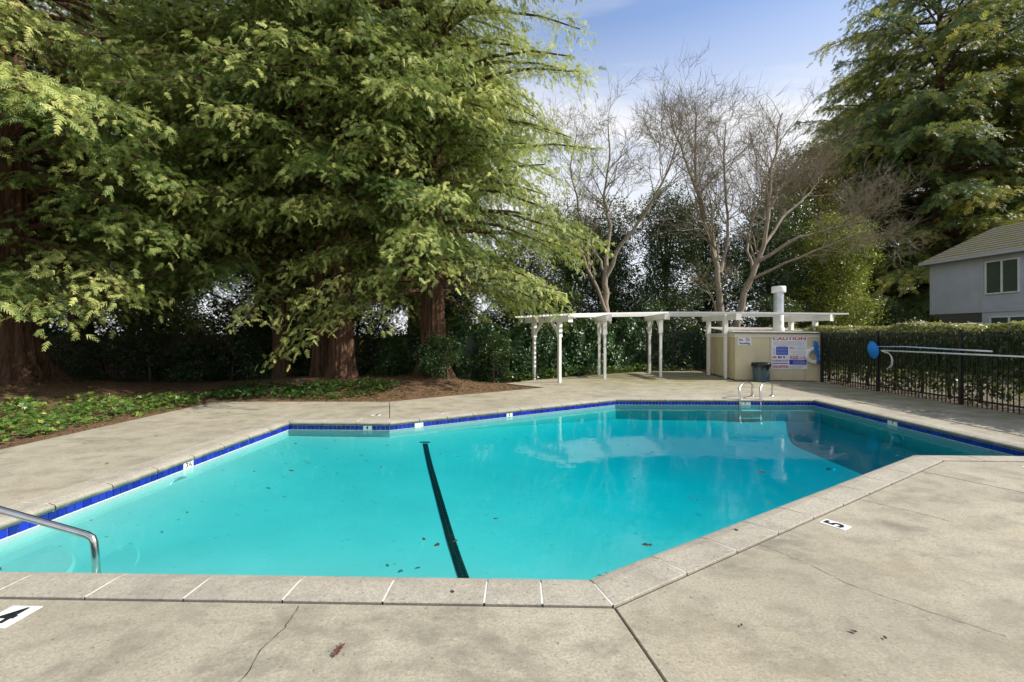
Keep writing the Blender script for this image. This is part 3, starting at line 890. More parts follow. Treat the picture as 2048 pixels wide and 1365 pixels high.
def sign_at(name, x, z, w, h, label):
    o = empty(name, sp(x, -0.006, z), math.atan2(SHX.y, SHX.x)); tag(o, label, 'sign')
    MB().box(-w / 2, w / 2, -0.012, 0.0, -h / 2, h / 2).build('board', 'sign_white', o)
    return o
def srect(o, x0, x1, z0, z1, mat, name='print_block', y=-0.0135):
    return MB().add([(x0, y, z0), (x1, y, z0), (x1, y, z1), (x0, y, z1)], [(0, 1, 2, 3)]).build(name, mat, o)
def stext(o, s, x, z, size, mat, sx=1.0, align='CENTER'):
    return text_mesh(s, size, 'lettering', mat, o, frame4((x, -0.0145, z), (1, 0, 0), (0, 0, 1), (0, -1, 0)), sx, align)
cs = sign_at('caution_sign', 1.735, 0.945, 1.13, 1.10, 'large white pool rules sign headed CAUTION in red on shed')
stext(cs, 'CAUTION', 0, 0.475, 0.145, 'sign_red', 1.62)
for i, z in enumerate((0.375, 0.345, 0.315, 0.285, 0.255)):
    srect(cs, -0.52, 0.50 - 0.13 * (i % 2), z - 0.006, z + 0.006, 'sign_grey', 'small_print')
srect(cs, -0.42, -0.04, -0.075, 0.205, 'sign_blue')
for z in (0.16, 0.11, 0.06, 0.01, -0.04):
    srect(cs, -0.40, -0.07, z - 0.004, z + 0.004, 'sign_white', 'small_print', -0.0145)
    srect(cs, -0.52, -0.45, z - 0.014, z + 0.014, 'sign_grey', 'small_print')
srect(cs, -0.35, -0.08, 0.222, 0.238, 'sign_pink', 'small_print')
stext(cs, '911', 0.10, 0.155, 0.11, 'sign_red', 1.0)
for z in (0.19, 0.15, 0.11, 0.05, 0.0, -0.05):
    srect(cs, 0.24 if z > 0.08 else 0.04, 0.53, z - 0.005, z + 0.005, 'sign_grey', 'small_print')
stext(cs, 'RULES', 0.155, -0.165, 0.155, 'sign_red', 0.62)
for z in (-0.135, -0.165, -0.19):
    srect(cs, 0.32, 0.54, z - 0.008, z + 0.006, 'sign_pink', 'small_print')
srect(cs, 0.0, 0.545, -0.40, -0.235, 'sign_blue')
for z in (-0.27, -0.30, -0.33, -0.36):
    srect(cs, 0.12, 0.51, z - 0.003, z + 0.003, 'sign_white', 'small_print', -0.0145)
for x0, x1, mm_ in ((-0.53, -0.41, 'sign_pink'), (-0.36, -0.30, 'sign_blue'), (-0.28, -0.24, 'sign_blue'), (-0.19, -0.14, 'sign_blue')):
    srect(cs, x0, x1, -0.19, -0.115, mm_, 'small_print')
stext(cs, 'NO LIFEGUARD ON DUTY', -0.285, -0.275, 0.088, 'sign_red', 0.50)
srect(cs, -0.54, -0.04, -0.375, -0.345, 'sign_blue', 'small_print')
stext(cs, 'NO', -0.46, -0.475, 0.125, 'sign_red', 0.80)
stext(cs, 'DIVING', -0.17, -0.475, 0.125, 'sign_red', 0.72)
def ring_print(o, x, z, r, mat, y=-0.0145):
    N = 22; v = []
    for rr_ in (r, r * 0.76):
        v += [(x + rr_ * math.cos(2 * PI * k / N), y, z + rr_ * math.sin(2 * PI * k / N)) for k in range(N)]
    m_ = MB().add(v, [(k, (k + 1) % N, N + (k + 1) % N, N + k) for k in range(N)])
    c_, s_ = math.cos(R(45)), math.sin(R(45)); q = r * 0.88; w_ = r * 0.12
    m_.add([(x - q * c_ - w_ * s_, y - 0.0008, z + q * s_ - w_ * c_), (x + q * c_ - w_ * s_, y - 0.0008, z - q * s_ - w_ * c_), (x + q * c_ + w_ * s_, y - 0.0008, z - q * s_ + w_ * c_), (x - q * c_ + w_ * s_, y - 0.0008, z + q * s_ + w_ * c_)], [(0, 1, 2, 3)])
    return m_.build('prohibition_symbol', mat, o)
ring_print(cs, -0.365, -0.475, 0.045, 'sign_red')
for i, z in enumerate((-0.435, -0.465, -0.495, -0.52)):
    srect(cs, 0.02, 0.54 - 0.06 * i, z - 0.007, z + 0.005, 'sign_grey', 'small_print')
ns = sign_at('no_smoking_sign', 0.30, 1.325, 0.44, 0.27, 'small white No Smoking sign with red crossed circle on shed')
stext(ns, 'No', -0.12, 0.055, 0.105, 'ink', 1.0); stext(ns, 'Smoking', 0.0, -0.062, 0.105, 'ink', 0.95)
ring_print(ns, 0.10, 0.06, 0.065, 'sign_red')
srect(ns, 0.065, 0.135, 0.053, 0.067, 'ink', 'cigarette', -0.0138)

# life ring with coiled blue rope
lr = empty('life_ring', sp(2.50, -0.075, 0.86), math.atan2(SHX.y, SHX.x)); tag(lr, 'white life ring with bundled blue rope hanging on the shed', 'life ring')
tor = MB(); v = []; f = []
NU, NV = 40, 12
for i in range(NU):
    a_ = 2 * PI * i / NU
    for j in range(NV):
        b_ = 2 * PI * j / NV; rr_ = 0.225 + 0.068 * math.cos(b_)
        v.append((rr_ * math.cos(a_), 0.055 * math.sin(b_), rr_ * math.sin(a_)))
for i in range(NU):
    for j in range(NV):
        f.append((i * NV + j, ((i + 1) % NU) * NV + j, ((i + 1) % NU) * NV + (j + 1) % NV, i * NV + (j + 1) % NV))
tor.add(v, f).build('ring', 'ring_white', lr, True)
for an in (R(200), R(315), R(60), R(120)):
    bm_ = MB(); P = []
    for b_ in np.linspace(0, 2 * PI, 17)[:-1]:
        rr_ = 0.225 + 0.0705 * math.cos(b_); P.append((rr_ * math.cos(an), 0.0575 * math.sin(b_), rr_ * math.sin(an)))
    P.append(P[0]); bm_.tube(P, 0.005, 6, False).build('seam_band', 'sign_grey', lr, True)
for i in range(9):
    rr2 = random.Random(i)
    x0 = -0.02 + rr2.uniform(-0.045, 0.045); P = []
    top = 0.46 + rr2.uniform(-0.05, 0.03); bot = -0.26 + rr2.uniform(-0.04, 0.06)
    for q in np.linspace(0, 1, 14):
        P.append((x0 + 0.12 * q + 0.035 * math.sin(q * 7 + i), -0.085 - 0.012 * math.sin(i * 2.1 + q * 3) - 0.01 * (i % 3), top + (bot - top) * q))
    MB().tube(P, 0.013, 6).build('rope', 'blue_rope', lr, True)
MB().tube([(-0.26, -0.02, 0.10), (-0.14, -0.03, 0.26), (0.0, -0.02, 0.45), (0.14, -0.03, 0.26), (0.30, -0.02, 0.06), (0.36, -0.02, 0.0)], 0.008, 6).build('grab_line', 'ring_white', lr, True)
MB().tube([(0, 0.07, 0.47), (0, -0.05, 0.47), (0, -0.06, 0.50)], 0.008, 6).build('hook', 'black_metal', lr)

# trash can with black liner
tcn = empty('trash_can', (8.28, 15.12, 0)); tag(tcn, 'blue grey round trash can with black liner over its rim', 'trash can')
MB().lathe([(0.001, 0.012), (0.215, 0.012), (0.225, 0.0), (0.232, 0.03), (0.262, 0.50), (0.275, 0.52), (0.278, 0.58)], 36).build('bin', 'bin_grey', tcn, True)
for k in range(12):
    a_ = 2 * PI * k / 12
    MB().bar((0.236 * math.cos(a_), 0.236 * math.sin(a_), 0.05), (0.263 * math.cos(a_), 0.263 * math.sin(a_), 0.48), 0.014, 0.014).build('rib', 'bin_grey', tcn)
v = []; N = 48; rr2 = random.Random(4)
rings = [(0.25, 0.36), (0.27, 0.60), (0.283, 0.63), (0.295, 0.615), (0.302, 0.56), (0.300, 0.50)]
jit = [rr2.uniform(-1, 1) for _ in range(N)]
for i, (r_, z_) in enumerate(rings):
    for k in range(N):
        a_ = 2 * PI * k / N; w_ = 0.012 * jit[k] if i > 2 else 0.004 * jit[k]
        v.append(((r_ + w_) * math.cos(a_), (r_ + w_) * math.sin(a_), z_ + (0.03 * jit[(k * 5) % N] if i == 5 else 0.006 * jit[(k * 3) % N])))
MB().add(v, [(i * N + k, i * N + (k + 1) % N, (i + 1) * N + (k + 1) % N, (i + 1) * N + k) for i in range(len(rings) - 1) for k in range(N)]).build('liner', 'black_bag', tcn, True)
MB().lathe([(0.001, 0.36), (0.26, 0.36)], 30).build('liner_floor', 'black_bag', tcn)

# ------------------------------------------------------------------ iron fences
def iron_fence(name, a, b, span, h, label, picket=0.105, pw=0.016, post=0.06, mat='black_metal', over=0.10, top=None):
    a = Vector((*a, 0)); b = Vector((*b, 0)); L = (b - a).length; d = (b - a).normalized()
    r0 = empty(name, a); tag(r0, label, 'fence')
    up = (d.x, d.y, 0)
    z0 = -0.02
    n = round(L / span)
    for i in range(n + 1):
        p_ = a + d * (L * i / n)
        rel(MB().box(p_.x - post / 2, p_.x + post / 2, p_.y - post / 2, p_.y + post / 2, z0, h + over + 0.02).build('post', mat, r0), r0)
        rel(MB().box(p_.x - post / 2 - .006, p_.x + post / 2 + .006, p_.y - post / 2 - .006, p_.y + post / 2 + .006, h + over + 0.02, h + over + 0.04).build('post_cap', mat, r0), r0)
    for z in (h, 0.14):
        rel(MB().bar((a.x, a.y, z), (b.x, b.y, z), 0.03, 0.035).build('rail', mat, r0), r0)
    np_ = int(L / picket)
    me = None
    for i in range(1, np_):
        p_ = a + d * (i * L / np_)
        if me is None:
            mb = MB(); q = pw / 2
            mb.box(-q, q, -q, q, z0, h + over - 0.02); k = len(mb.v)
            mb.add([(-q, -q, h + over - 0.02), (q, -q, h + over - 0.02), (q, q, h + over - 0.02), (-q, q, h + over - 0.02), (0, 0, h + over + 0.015)], [(0, 1, 4), (1, 2, 4), (2, 3, 4), (3, 0, 4)])
            o = mb.build('picket', mat, r0); me = o.data; o.location = (p_.x - a.x, p_.y - a.y, 0)
        else:
            o = bpy.data.objects.new('picket', me); o.location = (p_.x - a.x, p_.y - a.y, 0); link(o, r0)
    return r0
iron_fence('iron_fence', (10.17, 14.95), (9.66, 5.15), 2.2, 1.52, 'black iron picket fence in front of the clipped hedge')
iron_fence('iron_fence', (5.9, 19.9), (8.15, 19.85), 1.1, 1.62, 'black iron picket fence between ivy bank and shed', 0.11)
# dark timber paling fence behind the redwoods
pf = empty('paling_fence', (-22, 16.2, 0)); tag(pf, 'dark timber paling fence behind the redwood trunks', 'fence')
me = None; x = -22.0; rr2 = random.Random(9)
while x < -0.4:
    w_ = 0.098
    if me is None:
        o = MB().box(-w_ / 2, w_ / 2, -0.01, 0.01, -0.05, 1.55).build('paling', 'darkbark', pf); me = o.data
    else:
        o = bpy.data.objects.new('paling', me); link(o, pf)
    o.location = (x + 22, (x + 22) * -0.02, rr2.uniform(-0.03, 0.03)); x += w_ + rr2.choice((0.018, 0.022, 0.03))
for z in (0.3, 1.25):
    MB().box(0, 21.6, 0.02, 0.06, z, z + 0.09).build('rail', 'darkbark', pf).rotation_euler = (0, 0, -0.02)
for i in range(10):
    MB().box(i * 2.4 - 0.05, i * 2.4 + 0.05, 0.06 - i * 0.048, 0.16 - i * 0.048, -0.05, 1.6).build('post', 'darkbark', pf)

# ------------------------------------------------------------------ skimmer net and life hook on the fence
fxx = lambda y: 9.66 + (y - 5.15) * 0.052 - 0.06
sn = empty('skimmer_net', (fxx(12.4), 12.4, 1.2)); tag(sn, 'blue pool skimmer net on a long pole hung along the iron fence', 'skimmer net')
N = 26; v = []; f = []
def net_pt(u, s):
    an = 2 * PI * u
    ry = 0.17 + 0.02 * math.cos(2 * an); rz = 0.235
    return Vector((-0.02 - 0.10 * (1 - s * s) - 0.12 * math.sin(an) * 0.3 * s, math.cos(an) * ry * s, math.sin(an) * rz * s))
c0 = Vector((fxx(12.56), 12.56, 1.13))
v = [c0 + net_pt(0, 0)]
for j in range(1, 6):
    v += [c0 + net_pt(k / N, j / 5) for k in range(N)]
f = [(0, 1 + k, 1 + (k + 1) % N) for k in range(N)]
for j in range(4):
    f += [(1 + j * N + k, 1 + (j + 1) * N + k, 1 + (j + 1) * N + (k + 1) % N, 1 + j * N + (k + 1) % N) for k in range(N)]
rel(MB().add(v, f).build('net', 'net_blue', sn, True), sn)
P = [c0 + net_pt(k / N, 1.0) for k in range(N)]; P.append(P[0])
rel(MB().tube(P, 0.011, 6, False).build('net_rim', 'net_blue', sn, True), sn)
rel(MB().tube([(fxx(12.40), 12.40, 1.225), (fxx(11.5), 11.5, 1.245), (fxx(10.2), 10.2, 1.215)], 0.014, 8).build('pole', 'blue_pole', sn, True), sn)
rel(MB().tube([(fxx(10.2), 10.2, 1.215), (fxx(9.3), 9.3, 1.20)], 0.017, 8).build('pole_sleeve', 'alu', sn, True), sn)
lh = empty('life_hook', (fxx(12.2), 12.2, 1.12)); tag(lh, 'white rescue hook on a long aluminium pole hung along the fence', 'life hook')
rel(MB().tube([(fxx(12.25) - .03, 12.25, 1.125), (fxx(9.0) - .03, 9.0, 1.12), (fxx(6.2) - .03, 6.2, 1.115)], 0.018, 8).build('pole', 'alu', lh, True), lh)
P = [(fxx(12.25) - .03, 12.25, 1.125)]
for q in np.linspace(0, 1, 12):
    an = R(75) + q * R(170); P.append((fxx(12.1) - .05, 12.12 + 0.24 * math.cos(an) * -1 * -1, 0.87 + 0.24 * math.sin(an) * (1 if q < 1 else 1)))
rel(MB().tube(P, 0.009, 6).build('hook', 'alu', lh, True), lh)
P = [(fxx(12.25) - .03, 12.25, 1.125)] + [(fxx(12.1) - .07, 12.02 + 0.20 * math.cos(R(80) + q * R(150)), 0.85 + 0.22 * math.sin(R(80) + q * R(150))) for q in np.linspace(0, 1, 10)]
rel(MB().tube(P, 0.008, 6).build('hook', 'alu', lh, True), lh)

# ------------------------------------------------------------------ foliage machinery
def rot_frames(X, N):
    X = X / np.linalg.norm(X, axis=1, keepdims=True)
    Y = np.cross(N, X); l = np.linalg.norm(Y, axis=1, keepdims=True); l[l < 1e-5] = 1; Y /= l
    Z = np.cross(X, Y)
    return np.stack([X, Y, Z], axis=2)
def scatter(tv, tf, P, RM, S, tint, ttint=None):
    """copies of a template at points P with frames RM and sizes S, as one vertex and face array"""
    V = np.einsum('nij,kj->nki', RM, tv) * S[:, None, None] + P[:, None, :]
    n, k = len(P), len(tv)
    F = (tf[None] + (np.arange(n) * k)[:, None, None]).reshape(-1, tf.shape[1])
    T = np.repeat(tint[:, None], k, 1)
    if ttint is not None: T = T + ttint[None]
    return V.reshape(-1, 3), F, np.clip(T.ravel(), 0, 1)
# a flat needle spray: axis +X, unit length
def spray_template(nl=8, ln=0.30, wd=0.075, rng=None):
    v = []; f = []; tt = []
    for i in range(nl):
        t_ = 0.12 + 0.82 * i / (nl - 1); l_ = ln * (1.15 - 0.55 * t_)
        for s_ in (-1, 1):
            an = R(52 - 16 * t_) * s_; b = np.array([t_ - 0.05, 0, -0.10 * t_ * t_])
            d = np.array([math.cos(an), math.sin(an), 0.12 * ((i % 2) * 2 - 1)]); p_ = np.array([-math.sin(an), math.cos(an), 0])
            k = len(v)
            v += [b + p_ * wd * 0.45, b - p_ * wd * 0.45, b + d * l_ - np.array([0, 0, 0.04])]
            f += [(k, k + 1, k + 2)]; tt += [0, 0.0, 0.12 + 0.10 * t_]
    k = len(v)
    v += [np.array([0, 0.02, 0]), np.array([0, -0.02, 0]), np.array([1.12, 0, -0.12])]; f += [(k, k + 1, k + 2)]; tt += [-.1, -.1, .15]
    return np.array(v), np.array(f), np.array(tt)
SPRAY_FINE = spray_template(5, 0.44, 0.145)
SPRAY_MID = spray_template(4, 0.50, 0.20)

def redwood_mesh(seed, H, zb, rad, nlimb, dens, tmpl, size, droop=0.32, tintbase=0.38, trunk_r=0.5, zfull=12.0):
    """branches and needles of one redwood, trunk axis at the origin"""
    g = np.random.default_rng(seed)
    tv, tf, tt = tmpl
    wood = MB(); PP = []; XX = []; NN = []; SS = []; TT = []
    for i in range(nlimb):
        u = (i + g.uniform(0, 1)) / nlimb
        z0 = zb + (H - zb) * (u ** 1.12)
        top = (z0 - zfull) / max(H - zfull, 0.1)
        Lr = rad * (1.0 if top < 0 else max(0.08, 1 - top)) * g.uniform(0.68, 1.12)
        if z0 < zb + 1.2: Lr *= 0.85
        az = i * 2.39996 + g.normal(0, 0.35)
        D = np.array([math.cos(az), math.sin(az), 0.0]); W = np.array([-D[1], D[0], 0])
        rise = g.uniform(-0.10, 0.34) + 0.25 * max(top, 0); dr = droop * g.uniform(0.7, 1.3)
        bend = g.normal(0, 0.10)
        def lp(t_): return D * (0.1 + Lr * t_) + W * (bend * Lr * t_ * t_) + np.array([0, 0, z0 + Lr * (rise * t_ - dr * t_ ** 2.2)])
        limb_t = g.normal(0, 0.15)
        wood.tube([lp(t_) for t_ in (0, .25, .5, .75, 1)], [max(0.018, 0.02 + 0.011 * Lr) * (1 - 0.85 * t_) + 0.004 for t_ in (0, .25, .5, .75, 1)], 5, False)
        nb = max(6, int(Lr * 7.5 * dens))
        for k in range(nb):
            t_ = 0.28 + 0.72 * ((k + g.uniform(0, 1)) / nb) ** 0.85
            b0 = lp(t_); sgn = 1 if k % 2 else -1
            an = sgn * g.uniform(R(35), R(80)) * (1.05 - 0.5 * t_)
            bd = D * math.cos(an) + W * math.sin(an)
            bl = (0.30 + 0.34 * Lr * (1 - t_ * 0.72)) * g.uniform(0.55, 1.15)
            hang = g.uniform(0.35, 1.25)
            ns = max(3, int(bl / (0.078 / max(dens, .3)) ))
            s_ = (np.arange(ns) + g.uniform(0, 1, ns)) / ns
            P = b0 + bd[None] * (bl * s_)[:, None]; P[:, 2] -= hang * bl * s_ ** 1.6 * 0.75
            tang = np.repeat(bd[None], ns, 0).copy(); tang[:, 2] -= hang * s_ ** 0.6 * 1.1
            yaw = g.uniform(R(20), R(65), ns) * np.where(np.arange(ns) % 2, 1, -1)
            side = np.cross(np.array([0, 0, 1.0]), bd)
            X = tang * np.cos(yaw)[:, None] + side[None] * np.sin(yaw)[:, None]
            X += g.normal(0, 0.30, (ns, 3)); X[:, 2] -= g.uniform(-0.15, 0.65, ns); P += g.normal(0, 0.07, (ns, 3))
            Nn = np.array([0, 0, 0.75]) + g.normal(0, 0.45, (ns, 3)) + D * 0.6
            PP.append(P); XX.append(X); NN.append(Nn)
            SS.append(size * g.uniform(0.7, 1.25, ns))
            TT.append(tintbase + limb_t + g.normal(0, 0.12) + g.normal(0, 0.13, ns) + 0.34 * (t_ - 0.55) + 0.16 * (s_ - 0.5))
    P = np.concatenate(PP); X = np.concatenate(XX); Nn = np.concatenate(NN); S = np.concatenate(SS); T = np.concatenate(TT)
    V, F, TI = scatter(tv, tf, P, rot_frames(X, Nn), S, T, tt)
    return wood, V, F, TI

def trunk_mesh(seed, r0, H, flare=0.55, fl_h=0.9, nseg=60, rings=46, ridges=17, lean=(0, 0), amp=0.075):
    g = np.random.default_rng(seed)
    ph = g.uniform(0, 6.28, 12)
    V = []; F = []
    zs = np.concatenate([np.linspace(-0.3, 1.6, rings // 2), np.linspace(1.75, H, rings - rings // 2)])
    for z in zs:
        zc = max(z, 0)
        rr_ = r0 * (1 - 0.95 * (zc / H) ** 0.9) + r0 * flare * math.exp(-zc / (fl_h * 0.45))
        for k in range(nseg):
            a = 2 * PI * k / nseg
            rd = 1 + amp * math.sin(ridges * a + 1.3 * math.sin(z * 0.9 + ph[0]) + ph[1]) + amp * 0.8 * math.sin(ridges * 1.7 * a + 1.1 * math.sin(z * 0.7 + ph[2]))
            rd += math.exp(-zc / (fl_h * 0.5)) * 0.16 * math.sin(5 * a + ph[3]) + 0.03 * math.sin(3 * a + z * 1.3 + ph[4])
            V.append((rr_ * rd * math.cos(a) + lean[0] * zc, rr_ * rd * math.sin(a) + lean[1] * zc, z))
    n = len(zs)
    for i in range(n - 1):
        for k in range(nseg):
            F.append((i * nseg + k, i * nseg + (k + 1) % nseg, (i + 1) * nseg + (k + 1) % nseg, (i + 1) * nseg + k))
    return V, F

# two crowns' worth of needles, shared between trees
CROWN = {}
def make_crown(key, *a, leafmat='redwood_leaf', barkmat='redbark', **k):
    wood, V, F, T = redwood_mesh(*a, **k)
    lo = fast_mesh('foliage', V, F, leafmat, None, False, T); bo = wood.build('branches', barkmat)
    CROWN[key] = (lo.data, bo.data)
    bpy.data.objects.remove(lo); bpy.data.objects.remove(bo)
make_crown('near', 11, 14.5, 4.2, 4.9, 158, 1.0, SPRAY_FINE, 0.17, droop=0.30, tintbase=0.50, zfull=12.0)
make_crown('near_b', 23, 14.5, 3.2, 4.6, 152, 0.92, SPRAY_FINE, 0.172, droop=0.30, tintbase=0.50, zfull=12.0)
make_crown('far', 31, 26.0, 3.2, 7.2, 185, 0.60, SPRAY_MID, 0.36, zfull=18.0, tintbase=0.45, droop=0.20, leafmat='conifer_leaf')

def redwood(loc, rz, crown, r0, H, label, cat='tree', flare=0.5, group=None, seed=1, scale=1.0, crown_loc=(0, 0, 0), nseg=60):
    o = empty('redwood_tree', loc, 0); tag(o, label, cat, group)
    V, F = trunk_mesh(seed, r0, H, flare, nseg=nseg)
    fast_mesh('trunk', V, F, 'redbark', o, True)
    if crown:
        lm, bm_ = CROWN[crown]
        for nm, me in (('crown', lm), ('branches', bm_)):
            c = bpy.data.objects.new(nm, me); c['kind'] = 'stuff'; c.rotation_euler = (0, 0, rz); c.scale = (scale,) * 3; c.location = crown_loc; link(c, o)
    return o
redwood((-12.7, 11.5, mound(-12.7, 11.5) - 0.1), 3.9, 'near', 0.62, 15.4, 'massive redwood with flared mossy base beside the ivy bed', seed=3, flare=0.75, scale=1.15, crown_loc=(0, 0, -2.3))
redwood((-5.05, 13.5, mound(-5, 13.5) - 0.08), 2.1, 'near', 0.34, 15.4, 'tall straight redwood with reddish trunk behind the mulch bank', seed=5, flare=0.35, crown_loc=(0, 0, 0.5))
redwood((-6.15, 14.6, 0.0), 4.4, None, 0.25, 13, 'slimmer redwood trunk close behind the straight reddish trunk', seed=7, flare=0.5, nseg=40)
redwood((-7.6, 15.0, 0.0), 5.2, 'near_b', 0.29, 15, 'shaded redwood trunk against the paling fence', seed=9, flare=0.4, nseg=40, scale=1.04)
redwood((-10.2, 18.6, 0.0), 3.3, 'near', 0.35, 16.5, 'redwood added to darken the gap beyond the paling fence behind the ivy bed', seed=10, flare=0.3, nseg=40, scale=1.12)  # row beyond the fence, added to block back light under the canopy
redwood((-4.0, 18.9, 0.0), 0.9, 'near_b', 0.35, 16.5, 'redwood added to darken the gap beyond the paling fence behind the straight redwood', seed=12, flare=0.3, nseg=40, scale=1.12)
redwood((-16.6, 17.5, 0.0), 1.7, 'near', 0.4, 16.5, 'redwood added to darken the gap beyond the fence past the massive redwood', seed=14, flare=0.3, nseg=40, scale=1.12)
redwood((-2.45, 14.1, mound(-2.45, 14.1) - 0.05), 1.2, 'near_b', 0.40, 15, 'redwood with grooved trunk rooted in the mulch mound', seed=13, flare=0.5, crown_loc=(0, 0, -0.7))
# redwoods beyond the hedge
redwood((31.0, 33.0, 0), 0.6, 'far', 0.62, 30, 'broad dark redwood beside the grey house gable', seed=15, flare=0.3, nseg=36, scale=1.2)
redwood((37.0, 34.5, 0), 2.4, 'far', 0.95, 30, 'thick trunked redwood rising behind the grey house roof', seed=17, flare=0.3, nseg=36, scale=1.2)
redwood((33.5, 42.0, 0), 4.1, 'far', 0.5, 28, 'farther redwood standing behind the two big redwoods', seed=19, flare=0.3, nseg=36, scale=1.1)

# ------------------------------------------------------------------ bare deciduous trees
def bare_tree(name, base, limbs, label, seed, maxlev=4, twig=1.0):
    """limbs: list of (points relative to base, start radius, end radius); twigs grow from them"""
    g = random.Random(seed)
    o = empty(name, base); tag(o, label, 'tree')
    tr = MB(); tw = MB()
    def grow(p, d, L, r, lev):
        if p.z > 12.4 or (p.z + d.z * L > 13.2 and lev > 1): return
        n = 4 if lev < 3 else 3
        pts = [p]; q = p; dd = d
        for i in range(n):
            dd = (dd + Vector((g.gauss(0, .16), g.gauss(0, .16), g.gauss(0.035, .12)))).normalized()
            q = q + dd * (L / n); pts.append(q)
        rs = [r * (1 - 0.7 * i / n) for i in range(n + 1)]
        tw.tube(pts, rs, 5 if lev < 2 else 3, False)
        if lev >= maxlev: return
        nc = g.choice((4, 4, 5)) if lev < maxlev - 1 else g.choice((3, 4, 5))
        nc = int(nc * twig + 0.5)
        for c in range(nc):
            k = g.uniform(0.25, 1.0); i = min(int(k * n), n - 1)
            b = pts[i].lerp(pts[i + 1], k * n - i)
            ax = (pts[i + 1] - pts[i]).normalized()
            side = ax.orthogonal().normalized(); side.rotate(Matrix.Rotation(g.uniform(0, 2 * PI), 3, ax))
            nd = (ax * g.uniform(0.6, 1.0) + side * g.uniform(0.45, 0.95) + Vector((0, 0, 0.12))).normalized()
            grow(b, nd, L * g.uniform(0.45, 0.78), max(0.0065, rs[i] * 0.66), lev + 1)
    for pts, r0, r1, ntw, tl in limbs:
        P = [Vector(p) for p in pts]; n = len(P)
        # finer polyline
        Q = [P[0]]
        for a, b in zip(P[:-1], P[1:]):
            for q in (0.33, 0.67, 1.0): Q.append(a.lerp(b, q) + Vector((g.gauss(0, .03), g.gauss(0, .05), g.gauss(0, .02))))
        rs = [1.25 * (r0 + (r1 - r0) * (i / (len(Q) - 1)) ** 0.8) for i in range(len(Q))]
        tr.tube(Q, rs, 10, False)
        for c in range(ntw):
            k = g.uniform(0.30, 1.0) ** 0.8 * (len(Q) - 1); i = min(int(k), len(Q) - 2)
            b = Q[i].lerp(Q[i + 1], k - i); ax = (Q[i + 1] - Q[i]).normalized()
            side = ax.orthogonal().normalized(); side.rotate(Matrix.Rotation(g.uniform(0, 2 * PI), 3, ax))
            nd = (ax * 0.8 + side * g.uniform(0.5, 1.0) + Vector((0, 0, 0.2))).normalized()
            grow(b, nd, tl * g.uniform(0.6, 1.15), max(0.010, rs[i] * 0.45), 1)
    tr.build('trunk', 'greybark', o, True); tw.build('twigs', 'twig', o, False)
    return o
s_ = 0.0215      # metres per traced unit at that distance
def tp(x, y, dep=0.0, x0=1240, y0=740): return ((x - x0) * s_, dep, (y0 - y) * s_)
bare_tree('bare_tree', (4.65, 19.75, -0.05), [
    ([tp(1241, 742), tp(1226, 690, .1), tp(1213, 600, .1), tp(1212, 545, 0)], 0.15, 0.105, 0, 1),
    ([tp(1216, 625, 0.05), tp(1190, 570, -.4), tp(1160, 515, -.8), tp(1140, 450, -1.0)], 0.075, 0.03, 9, 1.7),
    ([tp(1212, 545), tp(1218, 500, .2), tp(1226, 440, .3), tp(1214, 380, .6), tp(1228, 300, .5), tp(1222, 230, .6)], 0.095, 0.02, 17, 2.2),
    ([tp(1213, 548), tp(1245, 480, -.3), tp(1290, 420, -.7), tp(1325, 350, -.9), tp(1345, 280, -1.0)], 0.085, 0.02, 16, 2.2),
    ([tp(1212, 560), tp(1207, 510, .5), tp(1190, 480, .9), tp(1170, 400, 1.3), tp(1150, 300, 1.5), tp(1165, 230, 1.5)], 0.06, 0.018, 13, 2.0),
], 'bare leaning grey tree forking above the pergola beside the ivy', 21)
s_ = 0.0232
def tp(x, y, dep=0.0, x0=1450, y0=738): return ((x - x0) * s_, dep, (y0 - y) * s_)
bare_tree('bare_tree', (9.85, 21.1, -0.05), [
    ([tp(1446, 740), tp(1445, 640), tp(1440, 560, .1), tp(1428, 480, .2), tp(1412, 420, .4), tp(1398, 330, .5), tp(1400, 230, .5)], 0.17, 0.022, 26, 2.5),
    ([tp(1443, 545, .1), tp(1465, 490, .5), tp(1476, 420, .9), tp(1470, 330, 1.2), tp(1480, 220, 1.3)], 0.085, 0.02, 18, 2.3),
    ([tp(1417, 430, .3), tp(1385, 370, -.3), tp(1350, 300, -.6), tp(1330, 250, -.8)], 0.06, 0.018, 13, 2.0),
    ([tp(1440, 650, .1), tp(1420, 605, -.5), tp(1398, 585, -.9)], 0.055, 0.025, 3, 1.2),
], 'bare twin-limbed grey tree behind the pump shed roof', 22)
bare_tree('bare_tree', (10.35, 21.5, -0.05), [
    ([tp(1456, 740, 0), tp(1460, 640), tp(1484, 555, -.2), tp(1508, 490, -.3), tp(1520, 400, -.2), tp(1540, 300, 0), tp(1550, 220, 0)], 0.16, 0.022, 22, 2.4),
    ([tp(1500, 520, -.3), tp(1560, 480, -.9), tp(1620, 465, -1.3), tp(1680, 455, -1.5)], 0.075, 0.022, 11, 1.7),
    ([tp(1505, 495, -.3), tp(1560, 430, .3), tp(1620, 380, .6), tp(1650, 345, .8)], 0.07, 0.02, 11, 1.9),
    ([tp(1490, 545, -.2), tp(1500, 470, .8), tp(1530, 400, 1.4), tp(1580, 320, 1.8), tp(1610, 250, 2.0)], 0.07, 0.02, 16, 2.2),
    ([tp(1482, 560, -.2), tp(1530, 530, -1.2), tp(1600, 500, -1.9), tp(1650, 480, -2.2)], 0.06, 0.02, 8, 1.6),
], 'bare spreading tree reaching pale twigs over the evergreen behind shed', 24)

